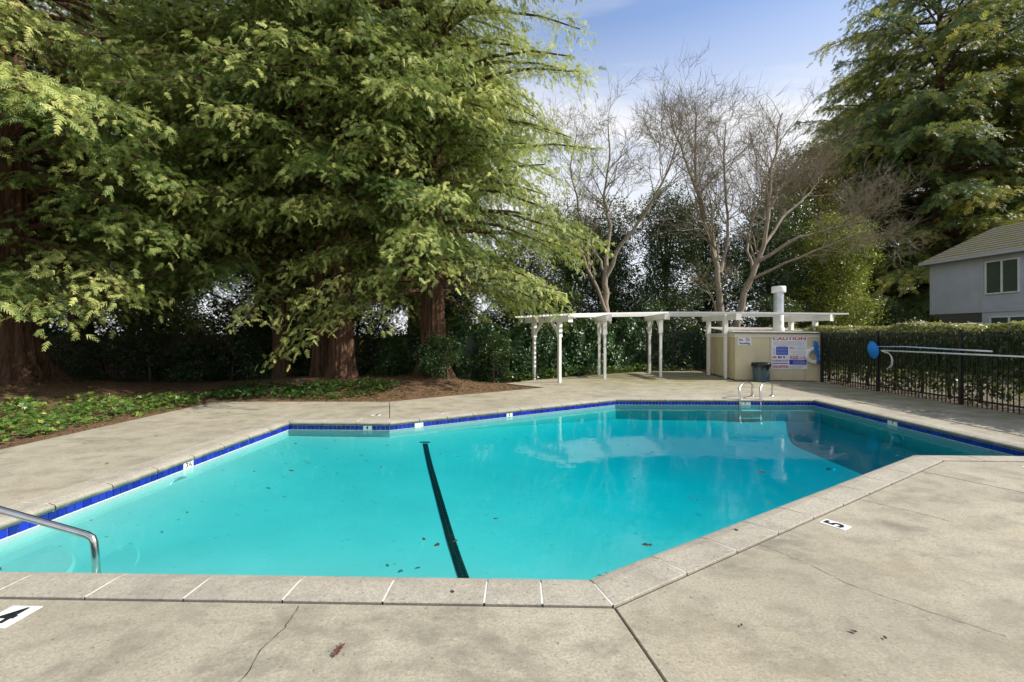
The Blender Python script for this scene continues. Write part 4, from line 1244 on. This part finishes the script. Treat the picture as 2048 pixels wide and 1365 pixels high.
# ------------------------------------------------------------------ broadleaf evergreens and shrubs
def leaf_tuft(n, seed, leaf=0.5, w=0.42):
    g = np.random.default_rng(seed); v = []; f = []; tt = []
    for i in range(n):
        a = g.uniform(0, 2 * PI); e = g.uniform(-0.5, 1.1)
        d = np.array([math.cos(a) * math.cos(e), math.sin(a) * math.cos(e), math.sin(e)])
        b = d * g.uniform(0.0, 0.55) + g.normal(0, 0.16, 3)
        s_ = np.cross(d, g.normal(0, 1, 3)); s_ /= np.linalg.norm(s_); nn = np.cross(d, s_)
        L = leaf * g.uniform(0.7, 1.2); d = d + np.array([0, 0, -0.3]); k = len(v)
        v += [b, b + d * L * 0.5 + s_ * L * w * 0.5 + nn * 0.05, b + d * L, b + d * L * 0.5 - s_ * L * w * 0.5 + nn * 0.05]
        f += [(k, k + 1, k + 2), (k, k + 2, k + 3)]; q = g.normal(0, 0.08); tt += [q, q, q + .06, q]
    return np.array(v), np.array(f), np.array(tt)
TUFT = leaf_tuft(9, 5)
def leafy(seed, lumps, ntuft, size, tintbase=0.35, shell=0.55):
    """tufts of leaves over a set of lumps (cx,cy,cz,rx,ry,rz)"""
    g = np.random.default_rng(seed); lumps = np.array(lumps, float)
    vol = (lumps[:, 3] * lumps[:, 4] + lumps[:, 4] * lumps[:, 5] + lumps[:, 3] * lumps[:, 5]); pr = vol / vol.sum()
    idx = g.choice(len(lumps), ntuft, p=pr)
    d = g.normal(0, 1, (ntuft, 3)); d /= np.linalg.norm(d, axis=1, keepdims=True)
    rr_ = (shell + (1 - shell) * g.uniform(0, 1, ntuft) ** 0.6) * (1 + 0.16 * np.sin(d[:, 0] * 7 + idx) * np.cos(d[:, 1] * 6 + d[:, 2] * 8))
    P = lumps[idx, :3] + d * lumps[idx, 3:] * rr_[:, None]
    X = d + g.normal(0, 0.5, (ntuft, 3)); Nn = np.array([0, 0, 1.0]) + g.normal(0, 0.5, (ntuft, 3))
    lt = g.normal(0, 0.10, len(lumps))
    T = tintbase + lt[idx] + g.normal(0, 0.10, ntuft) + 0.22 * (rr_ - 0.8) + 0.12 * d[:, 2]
    return scatter(TUFT[0], TUFT[1], P, rot_frames(X, Nn), size * g.uniform(0.7, 1.3, ntuft), T, TUFT[2])
def lumps_for(seed, w, h, zb, n=11, dep=None):
    g = np.random.default_rng(seed); L = []
    dep = dep or w
    for i in range(n):
        z = zb + (h - zb) * (i + 0.5) / n; t_ = (z - zb) / (h - zb)
        ww = (0.55 + 0.9 * t_ * (1 - t_) * 2) * (1 - 0.35 * t_)
        a = g.uniform(0, 2 * PI); off = g.uniform(0.15, 0.62) * ww
        r = g.uniform(0.42, 0.60)
        L.append((math.cos(a) * off * w, math.sin(a) * off * dep, z, r * w, r * dep, r * (h - zb) * 0.36))
    return L
def broad_tree(name, loc, w, h, zb, ntuft, size, mat, label, seed, cat='tree', n=11, tintbase=0.35, dep=None, trunk_r=0.16, stems=1):
    o = empty(name, loc); tag(o, label, cat)
    L = lumps_for(seed, w, h, zb, n, dep)
    V, F, T = leafy(seed, L, ntuft, size, tintbase)
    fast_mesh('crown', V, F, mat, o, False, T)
    g = random.Random(seed); m = MB()
    for s in range(stems):
        a = g.uniform(0, 2 * PI); rr_ = 0.0 if stems == 1 else 0.25 * w
        bx, by = rr_ * math.cos(a), rr_ * math.sin(a)
        m.tube([(bx, by, -0.1), (bx * 1.1 + .05, by * 1.1, zb * 0.6 + .1), (bx * .8, by * .8, (zb + h) / 2), (bx * .4, by * .4, h * 0.85)], [trunk_r, trunk_r * .85, trunk_r * .6, trunk_r * .2], 9)
    for l in L:
        m.tube([(0, 0, max(0.1, l[2] * 0.55)), (l[0] * .6, l[1] * .6, l[2] * 0.85), (l[0], l[1], l[2])], [trunk_r * .45, trunk_r * .3, trunk_r * .12], 5, False)
    m.build('trunk', 'darkbark', o, True)
    return o
# behind the pergola and the shed
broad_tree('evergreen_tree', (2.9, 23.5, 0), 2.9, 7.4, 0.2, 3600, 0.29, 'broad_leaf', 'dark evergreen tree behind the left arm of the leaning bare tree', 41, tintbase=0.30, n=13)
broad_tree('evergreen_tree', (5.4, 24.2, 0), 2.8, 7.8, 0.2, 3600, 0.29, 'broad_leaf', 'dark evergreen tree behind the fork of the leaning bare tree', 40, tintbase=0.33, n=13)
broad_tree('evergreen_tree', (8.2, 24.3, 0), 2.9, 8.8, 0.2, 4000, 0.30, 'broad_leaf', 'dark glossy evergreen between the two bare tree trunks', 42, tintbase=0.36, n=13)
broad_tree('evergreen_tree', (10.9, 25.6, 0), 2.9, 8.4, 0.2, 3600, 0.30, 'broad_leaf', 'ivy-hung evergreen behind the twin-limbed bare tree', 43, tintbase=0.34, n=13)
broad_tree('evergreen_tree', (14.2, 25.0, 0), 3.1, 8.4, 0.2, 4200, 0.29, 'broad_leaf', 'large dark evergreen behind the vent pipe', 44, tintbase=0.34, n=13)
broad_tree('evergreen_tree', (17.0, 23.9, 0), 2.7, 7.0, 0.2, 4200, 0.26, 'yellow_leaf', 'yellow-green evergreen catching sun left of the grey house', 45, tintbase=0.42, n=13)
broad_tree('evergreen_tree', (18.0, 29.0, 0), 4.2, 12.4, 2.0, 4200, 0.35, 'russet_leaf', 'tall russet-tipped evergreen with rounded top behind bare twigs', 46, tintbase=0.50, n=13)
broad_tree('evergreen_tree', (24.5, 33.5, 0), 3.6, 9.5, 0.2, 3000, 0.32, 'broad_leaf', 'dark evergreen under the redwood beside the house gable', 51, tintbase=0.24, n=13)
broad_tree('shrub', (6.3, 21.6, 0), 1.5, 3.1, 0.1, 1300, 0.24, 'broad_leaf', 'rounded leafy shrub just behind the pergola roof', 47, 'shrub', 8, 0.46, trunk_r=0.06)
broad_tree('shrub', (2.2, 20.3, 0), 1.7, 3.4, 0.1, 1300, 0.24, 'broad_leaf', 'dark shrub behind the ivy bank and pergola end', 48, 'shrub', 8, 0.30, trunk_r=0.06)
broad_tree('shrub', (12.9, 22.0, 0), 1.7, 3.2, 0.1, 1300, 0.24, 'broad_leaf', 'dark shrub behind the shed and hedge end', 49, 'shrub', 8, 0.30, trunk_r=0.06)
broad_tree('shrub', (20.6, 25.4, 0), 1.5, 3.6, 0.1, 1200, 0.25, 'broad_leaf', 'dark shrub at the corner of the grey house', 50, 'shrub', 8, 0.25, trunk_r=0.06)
# under and behind the redwoods
EVER = []
LBL = [((-15.5, 19.5), 2.9, 6.4, 'dark evergreen beyond the paling fence past the massive redwood'), ((-10.6, 19.8), 2.8, 6.0, 'dark evergreen beyond the fence between massive and slim redwoods'),
       ((-6.6, 19.4), 2.5, 5.4, 'dark evergreen beyond the fence behind the shaded redwood'), ((-3.2, 19.6), 2.4, 5.6, 'dark evergreen beyond the fence behind the straight redwood'), ((0.2, 20.6), 2.3, 5.6, 'dark evergreen beyond the fence behind the grooved redwood'),
       ((-20.5, 20.0), 3.2, 7.0, 'large dark evergreen at the far fence corner'), ((-26.5, 21.0), 3.6, 7.5, 'large dark evergreen past the end of the paling fence'),
       ((-12.5, 26.0), 3.9, 9.5, 'taller evergreen standing behind the row beyond the fence'), ((-5.0, 26.5), 3.7, 9.0, 'tall evergreen behind the row, past the straight redwood'), ((-20.0, 27.0), 4.2, 10.0, 'tallest evergreen behind the row beyond the fence'),
       ((-32.0, 17.0), 4.0, 8.0, 'broad evergreen off past the fence end'), ((-30.0, 9.0), 3.8, 7.6, 'broad evergreen beyond the ivy bed side')]
for i, ((x, y), w_, h_, lb) in enumerate(LBL):
    if i < 3:
        o = broad_tree('evergreen_tree', (x, y, 0), 3.0, 7.0, 0.2, 2900, 0.31, 'broad_leaf', lb, 60 + i, 'tree', 13, 0.26, trunk_r=0.10)
        EVER.append(o)
    else:
        o = empty('evergreen_tree', (x, y, 0), i * 1.3); tag(o, lb, 'tree')
        for ch in EVER[i % 3].children:
            c = ch.copy(); link(c, o)
    for ch in o.children: ch.scale = (w_ / 3.0, w_ / 3.0, h_ / 7.0)
for i, (x, y, w_, h_, lb, mt, tb) in enumerate((
    (-13.6, 14.8, 1.5, 1.5, 'low dark shrub against the fence behind the massive redwood', 'broad_leaf', 0.20),
    (-10.2, 15.1, 1.3, 1.35, 'low dark shrub against the fence beyond the ivy bed', 'broad_leaf', 0.20),
    (-8.4, 14.9, 1.1, 1.3, 'low dark shrub beside the shaded redwood trunk', 'broad_leaf', 0.24),
    (-11.9, 14.9, 1.5, 1.9, 'tall dark shrub half hiding the paling fence past the ivy bed', 'broad_leaf', 0.16),
    (-15.4, 14.6, 1.7, 2.0, 'wide dark shrub beside the trunk of the massive redwood', 'broad_leaf', 0.16),
    (-9.2, 15.6, 1.4, 1.9, 'tall dark shrub tight against the fence near the shaded redwood', 'broad_leaf', 0.16),
    (-6.9, 15.7, 1.2, 1.8, 'dark shrub wedged between the slim redwood trunks and fence', 'broad_leaf', 0.16),
    (-4.6, 15.6, 1.3, 1.8, 'dark shrub behind the straight redwood along the fence', 'broad_leaf', 0.18),
    (-3.0, 15.4, 1.2, 1.9, 'dark shrub behind the grooved redwood along the fence', 'broad_leaf', 0.2),
    (-3.85, 14.6, 0.75, 1.25, 'small leafy shrub between the straight and grooved redwoods', 'broad_leaf', 0.42),
    (-2.15, 13.45, 0.75, 1.15, 'small bright-leaved shrub at the foot of the grooved redwood', 'broad_leaf', 0.46),
    (-0.55, 14.95, 0.85, 1.45, 'rounded sunlit shrub beside the left end of the pergola', 'broad_leaf', 0.52))):
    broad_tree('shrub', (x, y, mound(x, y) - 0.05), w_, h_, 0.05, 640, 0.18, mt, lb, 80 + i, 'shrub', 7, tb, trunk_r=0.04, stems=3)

# ------------------------------------------------------------------ ivy
def ivy_template():
    pr = [(0, 0), (-0.10, 0.36), (0.22, 0.30), (0.30, 0.52), (0.52, 0.24), (1.0, 0.0), (0.52, -0.24), (0.30, -0.52), (0.22, -0.30), (-0.10, -0.36)]
    v = np.array([(x, y, 0.14 * abs(y) - 0.22 * max(x, 0) ** 2) for x, y in pr]); f = []
    f = [(0, i, i + 1) for i in range(1, len(pr) - 1)]
    return v, np.array(f)[:, [0, 2, 1]], np.array([-0.05] + [0.03] * (len(pr) - 1))
IVY = ivy_template()
SMALL = (np.array([(0, 0, 0), (0.5, 0.27, 0.06), (1.0, 0, -0.08), (0.5, -0.27, 0.06)]), np.array([(0, 2, 1), (0, 3, 2)]), np.array([0, 0, 0.05, 0]))
def hang_leaves(P, Nn, tmpl, smin, smax, tint, seed, spread=0.45):
    g = np.random.default_rng(seed); n = len(P)
    Nn = Nn + g.normal(0, spread, (n, 3)); Nn /= np.linalg.norm(Nn, axis=1, keepdims=True)
    X = np.array([0, 0, -1.0]) + g.normal(0, 0.55, (n, 3)); X -= Nn * (X * Nn).sum(1, keepdims=True)
    return scatter(tmpl[0], tmpl[1], P, rot_frames(X, Nn), g.uniform(smin, smax, n), tint, tmpl[2])
def ivy_bank(name, path, h0, h1, thick, n, label, seed, tintbase=0.36):
    g = np.random.default_rng(seed); path = np.array(path, float)
    seg = np.linalg.norm(np.diff(path, axis=0), axis=1); cum = np.concatenate([[0], np.cumsum(seg)]); L = cum[-1]
    def at(s):
        i = np.clip(np.searchsorted(cum, s, side='right') - 1, 0, len(seg) - 1); u = (s - cum[i]) / seg[i]
        p_ = path[i] + (path[i + 1] - path[i]) * u[:, None]; d = (path[i + 1] - path[i]) / seg[i][:, None]
        return p_, np.stack([d[:, 1], -d[:, 0]], 1)
    s = g.uniform(0, L, n); c, nr = at(s)
    top = h0 + (h1 - h0) * s / L + 0.16 * np.sin(s * 2.3) + 0.10 * np.sin(s * 5.1 + 1)
    u = g.uniform(0, 1, n); ontop = u < 0.20; back = (u > 0.93)
    z = np.where(ontop, top + g.normal(0, 0.05, n), top * g.uniform(0.0, 1.0, n))
    bul = thick * (0.75 + 0.18 * np.sin(s * 3.3 + z * 2.7) + 0.15 * np.sin(s * 7.1 - z * 4.2)) - 0.12 * g.uniform(0, 1, n)
    w_ = np.where(ontop, g.uniform(-thick, thick, n) * 0.8, np.where(back, -bul, bul))
    P = np.stack([c[:, 0] + nr[:, 0] * w_, c[:, 1] + nr[:, 1] * w_, z], 1)
    Nn = np.stack([nr[:, 0] * np.sign(w_), nr[:, 1] * np.sign(w_), np.full(n, 0.35)], 1); Nn[ontop] = (0, 0, 1)
    o = empty(name, (path[0][0], path[0][1], 0)); tag(o, label, 'ivy')
    T = tintbase + g.normal(0, 0.14, n) + 0.10 * np.sin(s * 4 + z * 3)
    V, F, TI = hang_leaves(P, Nn, IVY, 0.075, 0.14, T, seed + 1)
    fo = fast_mesh('leaves', V, F, 'ivy_leaf', o, False, TI); fo.matrix_parent_inverse = Matrix.Translation((-path[0][0], -path[0][1], 0))
    # solid core, coloured dark for the shade behind the leaves
    m = MB(); ns = int(L / 0.3) + 1; ss = np.linspace(0, L - 1e-4, ns); cc, nn = at(ss); rows = []
    for i in range(ns):
        tp_ = h0 + (h1 - h0) * ss[i] / L - 0.10
        pr = [(-thick * .5, -0.05), (-thick * .5, tp_ - .15), (0, tp_), (thick * .5, tp_ - .15), (thick * .5, -0.05)]
        rows.append([(cc[i][0] + nn[i][0] * a, cc[i][1] + nn[i][1] * a, z_) for a, z_ in pr])
    m.v = [p_ for r in rows for p_ in r]
    m.f = [(i * 5 + k, i * 5 + k + 1, (i + 1) * 5 + k + 1, (i + 1) * 5 + k) for i in range(ns - 1) for k in range(4)] + [(0, 1, 2, 3, 4), tuple((ns - 1) * 5 + k for k in (4, 3, 2, 1, 0))]
    b = m.build('shade_core', 'ivy_leaf', o); b.matrix_parent_inverse = fo.matrix_parent_inverse
    return o
ivy_bank('ivy_bank', [(-2.0, 15.6), (-0.2, 16.1), (1.2, 17.3), (2.8, 18.9), (4.4, 19.9), (5.9, 20.5)], 1.75, 2.15, 0.50, 11000, 'tall bank of glossy dark ivy behind the pergola posts', 90)
ivy_bank('ivy_bank', [(5.9, 21.2), (8.2, 21.4), (10.5, 21.2), (13.5, 20.6)], 1.9, 1.7, 0.45, 4200, 'ivy covered bank behind the shed and iron fence', 92, 0.30)

def ground_ivy(regions, n, seed, label, mat='ground_ivy_leaf', name='ground_ivy', smin=0.06, smax=0.125, tintbase=0.56, hh=0.16):
    g = np.random.default_rng(seed); P = []
    xs = [p_[0] for r in regions for p_ in r]; ys = [p_[1] for r in regions for p_ in r]
    while len(P) < n:
        x = g.uniform(min(xs), max(xs)); y = g.uniform(min(ys), max(ys))
        if any(inside(r, x, y) for r in regions):
            cl = 0.5 + 0.5 * math.sin(x * 2.7 + 1.3 * math.sin(y * 1.9)) * math.cos(y * 2.3 + x)
            if g.uniform() < 0.25 + 0.75 * cl:
                P.append((x, y, gz(x, y) + 0.03 + g.uniform(0, hh) * (0.3 + cl)))
    P = np.array(P); nn = len(P)
    Nn = np.array([0.15, -0.25, 1.0]) + g.normal(0, 0.42, (nn, 3)); a = g.uniform(0, 2 * PI, nn)
    X = np.stack([np.cos(a), np.sin(a), g.normal(-0.1, 0.25, nn)], 1)
    T = tintbase + g.normal(0, 0.17, nn)
    V, F, TI = scatter(IVY[0], IVY[1], P, rot_frames(X, Nn), g.uniform(smin, smax, nn), T, IVY[2])
    o = fast_mesh(name, V, F, mat, None, False, TI); tag(o, label, 'ground cover', kind='stuff'); return o
ground_ivy([[(-13.5, 5.2), (-7.25, 5.2), (-7.35, 8.2), (-7.05, 10.3), (-7.4, 10.9), (-9.6, 10.7), (-10.6, 9.4), (-11.0, 8.2), (-13.5, 7.6)]], 4200, 70, 'sunlit ivy creeping in the bed beside the left deck edge')
ground_ivy([[(-8.2, 10.9), (-4.2, 10.85), (-3.3, 11.6), (-2.9, 12.4), (-4.0, 12.6), (-7.6, 12.4)]], 1500, 71, 'ivy creeping below the straight redwood trunk behind the deck', tintbase=0.20)  # low tint paints the shade under the redwoods into these leaves
ground_ivy([[(-0.3, 15.0), (0.4, 15.4), (2.1, 17.1), (4.4, 18.8), (6.0, 19.6), (8.0, 19.75), (8.0, 20.3), (5.8, 20.0), (4.2, 19.3), (1.9, 17.8), (-0.6, 16.0)]], 1900, 72, 'low ivy trailing along the back edge of the deck', tintbase=0.42, hh=0.3)
# dry leaf litter on the mulch
def litter(region, n, seed, label):
    g = np.random.default_rng(seed); P = []
    xs = [p_[0] for p_ in region]; ys = [p_[1] for p_ in region]
    while len(P) < n:
        x = g.uniform(min(xs), max(xs)); y = g.uniform(min(ys), max(ys))
        if inside(region, x, y): P.append((x, y, gz(x, y) + 0.02 + g.uniform(0, 0.02)))
    P = np.array(P); a = g.uniform(0, 2 * PI, n); X = np.stack([np.cos(a), np.sin(a), g.normal(0, .2, n)], 1); Nn = np.array([0, 0, 1.0]) + g.normal(0, .3, (n, 3))
    V, F, TI = scatter(SMALL[0], SMALL[1], P, rot_frames(X, Nn), g.uniform(0.02, 0.07, n), g.uniform(0, 1, n), SMALL[2])
    o = fast_mesh('leaf_litter', V, F, 'dry_leaf', None, False, TI); tag(o, label, 'leaf litter', kind='stuff')
litter([(-13.5, 4.5), (-6.95, 4.5), (-6.95, 10.6), (-3.4, 10.6), (-9, 12.5), (-13.5, 12.5)], 5200, 73, 'brown leaf litter on the soil strip beside the left deck edge')
litter([(-5.5, 10.65), (-3.0, 10.6), (-1.8, 11.55), (0.7, 13.4), (-0.4, 14.4), (-1.8, 15.2), (-5.5, 14.4)], 4800, 74, 'brown redwood litter covering the mulch mound')
litter([(10.35, 5.0), (14, 5.0), (14, 20), (10.6, 20)], 5200, 75, 'dry pale leaf litter on the ground under the hedge')

# ------------------------------------------------------------------ clipped hedge beyond the iron fence
hd = empty('clipped_hedge', (11.0, 12.0, 0)); tag(hd, 'long clipped green hedge with pale top beyond the iron fence', 'hedge')
g = np.random.default_rng(101)
def hedge_pts(n, a, b, w, zb, zt, seed):
    g = np.random.default_rng(seed); a = np.array(a); b = np.array(b); d = (b - a); L = np.linalg.norm(d); d = d / L; nr = np.array([d[1], -d[0]])
    s = g.uniform(0, L, n); u = g.uniform(0, 1, n)
    topz = zt + 0.05 * np.sin(s * 1.7) + 0.035 * np.sin(s * 4.9)
    bot = zb + 0.12 * np.sin(s * 3.1) + 0.10 * np.sin(s * 7.7)
    top = u < 0.40; side = (u >= 0.40) & (u < 0.72); inn = u >= 0.90
    z = np.where(top, topz - np.abs(g.normal(0, 0.05, n)), bot + (topz - bot) * g.uniform(0, 1, n) ** 1.05)
    ww = np.where(top, g.uniform(-w, w, n), np.where(side, w, -w)) + g.normal(0, 0.05, n)
    ww = np.where(inn, g.uniform(-w, w, n), ww)
    ww = ww * (1 + 0.08 * np.sin(s * 2.9 + z * 4))
    P = np.stack([a[0] + d[0] * s + nr[0] * ww, a[1] + d[1] * s + nr[1] * ww, z], 1)
    Nn = np.stack([nr[0] * np.sign(ww), nr[1] * np.sign(ww), np.full(n, 0.4)], 1); Nn[top] = (0, 0, 1)
    # leaves on and near the clipped top get a paler tint
    T = 0.42 + g.normal(0, 0.16, n) + np.where(top, 0.48, 0.0) + np.where(z > topz - 0.25, 0.18, 0)
    return P, Nn, T
Ps, Ns, Ts = [], [], []
for a, b, n, sd in (((11.35, 24.0), (10.62, 4.0), 50000, 1), ((11.2, 22.0), (24.0, 20.5), 9000, 2)):
    P, Nn, T = hedge_pts(n, a, b, 0.50, 0.20, 1.80, sd); Ps.append(P); Ns.append(Nn); Ts.append(T)
V, F, TI = hang_leaves(np.concatenate(Ps), np.concatenate(Ns), SMALL, 0.06, 0.115, np.concatenate(Ts), 103, 0.6)
o = fast_mesh('leaves', V, F, 'hedge_leaf', hd, False, TI); o.matrix_parent_inverse = Matrix.Translation((-11, -12, 0))
mc = MB()
for a, b in (((11.35, 24.0), (10.62, 4.0)), ((11.2, 22.0), (24.0, 20.5))):
    mc.bar((*a, 1.12), (*b, 1.12), 0.5, 1.0)
b = mc.build('hedge_shade_core', 'hedge_leaf', hd); b['kind'] = 'stuff'; b.matrix_parent_inverse = Matrix.Translation((-11, -12, 0))  # plain block in dark leaf colour, for the shade inside the hedge
rr2 = random.Random(5)
for i in range(22):
    y = 4.6 + i * 0.86 + rr2.uniform(-.15, .15); x = 10.64 + (y - 4) * 0.036 + rr2.uniform(-.12, .12)
    m = MB(); m.tube([(x, y, -0.1), (x + rr2.uniform(-.05, .05), y + rr2.uniform(-.06, .06), 0.3), (x + rr2.uniform(-.12, .12), y + rr2.uniform(-.15, .15), 0.75), (x + rr2.uniform(-.2, .2), y + rr2.uniform(-.25, .25), 1.5)], [0.045, 0.035, 0.028, 0.01], 7)
    for q in range(3):
        m.tube([(x, y, 0.22 + .12 * q), (x + rr2.uniform(-.2, .2), y + rr2.uniform(-.3, .3), 0.75 + .1 * q), (x + rr2.uniform(-.35, .35), y + rr2.uniform(-.4, .4), 1.45)], [0.022, 0.016, 0.006], 5, False)
    b = m.build('stem', 'darkbark', hd, True); b.matrix_parent_inverse = Matrix.Translation((-11, -12, 0))

# ------------------------------------------------------------------ grey house (local: along -Y is the visible long wall, facing -X)
hs = empty('house', (21.8, 23.7, 0)); tag(hs, 'grey two-storey house with mossy shingle roof beyond the hedge', 'house')
hs.rotation_euler = (0, 0, math.atan2(0.55, 3.9) * 1.0)
# local axes: -y runs towards the viewer along the wall, +x into the house
MB().box(0.0, 8.5, -12.0, 0.0, 2.70, 5.30).build('upper_wall', 'house', hs)
MB().box(0.55, 8.0, -12.0, -2.28, 0.0, 2.70).build('lower_wall', 'house', hs)
MB().box(0.0, 0.55, -6.6, -2.30, 0.0, 2.70).build('bay_wall', 'house', hs)
MB().box(2.6, 8.0, -2.28, -0.4, 0.0, 2.70).build('recessed_wall', 'house', hs)
for y0, y1 in ((-0.10, 0.02), (-2.36, -2.24), (-4.42, -4.30), (-6.70, -6.58)):
    MB().box(-0.03, 0.0, y0, y1, 2.68, 5.30).build('corner_board', 'house_trim', hs)
MB().box(-0.035, 0.0, -12.0, 0.02, 2.62, 2.80).build('belly_band', 'house_trim', hs)
MB().add([(0, 0, 2.7), (0, -2.28, 2.7), (0.9, -2.28, 2.15), (0.9, 0, 2.15), (0.9, 0, 2.7), (0.9, -2.28, 2.7)], [(0, 1, 2, 3), (0, 3, 4), (1, 5, 2), (3, 2, 5, 4)]).build('soffit', 'house_trim', hs)
v = [(-0.35, 0.30, 5.22), (-0.35, -12.4, 5.22), (4.3, -12.4, 7.25), (4.3, 0.30, 7.25), (8.9, -12.4, 5.22), (8.9, 0.30, 5.22)]
m = MB().add(v + [(x, y, z + 0.10) for x, y, z in v], [(6, 7, 8, 9), (9, 8, 10, 11), (0, 3, 2, 1), (3, 5, 4, 2), (0, 1, 7, 6), (0, 6, 9, 3), (3, 9, 11, 5)])
rf = m.build('roof', 'shingle', hs)
for i in range(12):
    t_ = (i + 0.2) / 12; x = -0.36 + 4.65 * t_; z = 5.32 + 2.03 * t_
    MB().bar((x, 0.305, z + 0.012), (x, -12.4, z + 0.012), 0.05, 0.012, (-0.4, 0, 0.91)).build('shingle_course', 'shingle', rf)
MB().add([(0.02, -0.02, 5.30), (8.48, -0.02, 5.30), (4.3, -0.02, 7.2)], [(0, 1, 2)]).build('gable', 'house', hs)
MB().bar((-0.37, 0.30, 5.26), (-0.37, -12.4, 5.26), 0.04, 0.14).build('fascia', 'house_trim', hs)
def window(y0, y1, z0, z1, x=0.0):
    w_ = MB()
    for a in ((y0 - .06, y0, z0 - .06, z1 + .06), (y1, y1 + .06, z0 - .06, z1 + .06), (y0, y1, z0 - .06, z0), (y0, y1, z1, z1 + .06)):
        w_.box(x - 0.05, x + 0.0, *a)
    w_.box(x - 0.045, x, (y0 + y1) / 2 - .035, (y0 + y1) / 2 + .035, z0, z1)
    fr_ = w_.build('window', 'window_frame', hs)
    for a, b in ((y0, (y0 + y1) / 2 - .035), ((y0 + y1) / 2 + .035, y1)):
        MB().box(x - 0.018, x - 0.002, a, b, z0, z1).build('pane', 'glass', fr_)
window(-3.68, -2.50, 3.50, 4.92)
window(-9.2, -7.6, 3.45, 4.95)
window(-4.05, -2.68, 0.9, 2.35, 0.0)

# ------------------------------------------------------------------ fallen leaves and sprigs
def leaf_mesh(seed):
    g = random.Random(seed); pr = [(-0.5, 0), (-0.25, .2), (0.0, .26), (0.2, .15), (0.32, .2), (0.5, 0), (0.3, -.17), (0.12, -.14), (0.0, -.27), (-0.28, -.17)]
    v = [(0, 0, 0.06)] + [(x * g.uniform(.8, 1.15), y * g.uniform(.7, 1.3), g.uniform(0.0, 0.14)) for x, y in pr]
    m = MB().add(v, [(0, 1 + i, 1 + (i + 1) % len(pr)) for i in range(len(pr))])
    o = m.build('fallen_leaf', 'dead_leaf'); me = o.data; bpy.data.objects.remove(o); return me
LM = [leaf_mesh(i) for i in range(4)]
g = random.Random(77)
inner = offset_poly(POOL, -0.15); cnt = 0
spots = []
while len(spots) < 64:
    x, y = g.uniform(-4.0, 7.0), g.uniform(3.0, 10.8)
    if inside(inner, x, y) and g.random() < 1.15 - (x + 4) / 14: spots.append((x, y))
for (x, y) in spots + [(3.05, 5.55)]:
    o = bpy.data.objects.new('fallen_leaf', g.choice(LM)); o.location = (x, y, WATER_Z + 0.001); o.rotation_euler = (0, 0, g.uniform(0, 6.28)); s = g.choice((0.03, 0.035, 0.045, 0.06, 0.08)); 
    if (x, y) == (3.05, 5.55): s = 0.10
    o.scale = (s, s, s); link(o)
    tag(o, 'small dark leaf floating on the turquoise pool water', 'leaf', 'leaves floating on the pool')
for (x, y, s) in ((1.75, 3.55, .04), (2.35, 4.12, .035), (2.7, 4.25, .03), (3.64, 2.98, .06), (5.1, 4.35, .05), (1.2, 2.38, .025), (1.75, 2.33, .04), (1.87, 2.28, .03), (-0.35, 2.69, .035), (3.2, 2.35, .03), (-6.0, 6.4, .05), (-5.4, 6.9, .05), (-5.0, 7.2, .035), (-5.9, 7.6, .04), (-1.4, 9.4, .04), (-3.3, 9.6, .04), (0.6, 2.9, .02), (-4.8, 5.4, .06), (-5.6, 9.0, .05), (4.2, 3.6, .03), (2.9, 1.9, .035)):
    o = bpy.data.objects.new('fallen_leaf', g.choice(LM)); o.location = (x, y, 0.008); o.rotation_euler = (0, 0, g.uniform(0, 6.28)); o.scale = (s, s, s); link(o)
    tag(o, 'small dry brown leaf lying on the concrete deck', 'leaf', 'dry leaves on the deck')
# red-brown dry redwood sprig in front
m = MB(); rr2 = random.Random(3)
for cx, cy, L_ in ((0.0, 0.0, 0.055), (0.004, -0.052, 0.04)):
    for i in range(16):
        a = rr2.uniform(R(60), R(120)); s = rr2.choice((-1, 1)); b = Vector((cx, cy + L_ * (i / 16 - .4), 0.008)); e = b + Vector((s * 0.018 * rr2.uniform(.5, 1), 0.012, rr2.uniform(-.004, .012)))
        m.bar(b, e, 0.005, 0.003)
    m.tube([(cx, cy - L_ * .5, 0.008), (cx + .003, cy + L_ * .6, 0.010)], 0.004, 5)
o = m.build('dry_sprig', 'red_sprig'); o.location = (-0.835, 2.20, 0.002); o.rotation_euler = (0, 0, R(-8)); o.scale = (0.75,) * 3; tag(o, 'red-brown dry redwood sprig lying on the near deck slab', 'sprig')
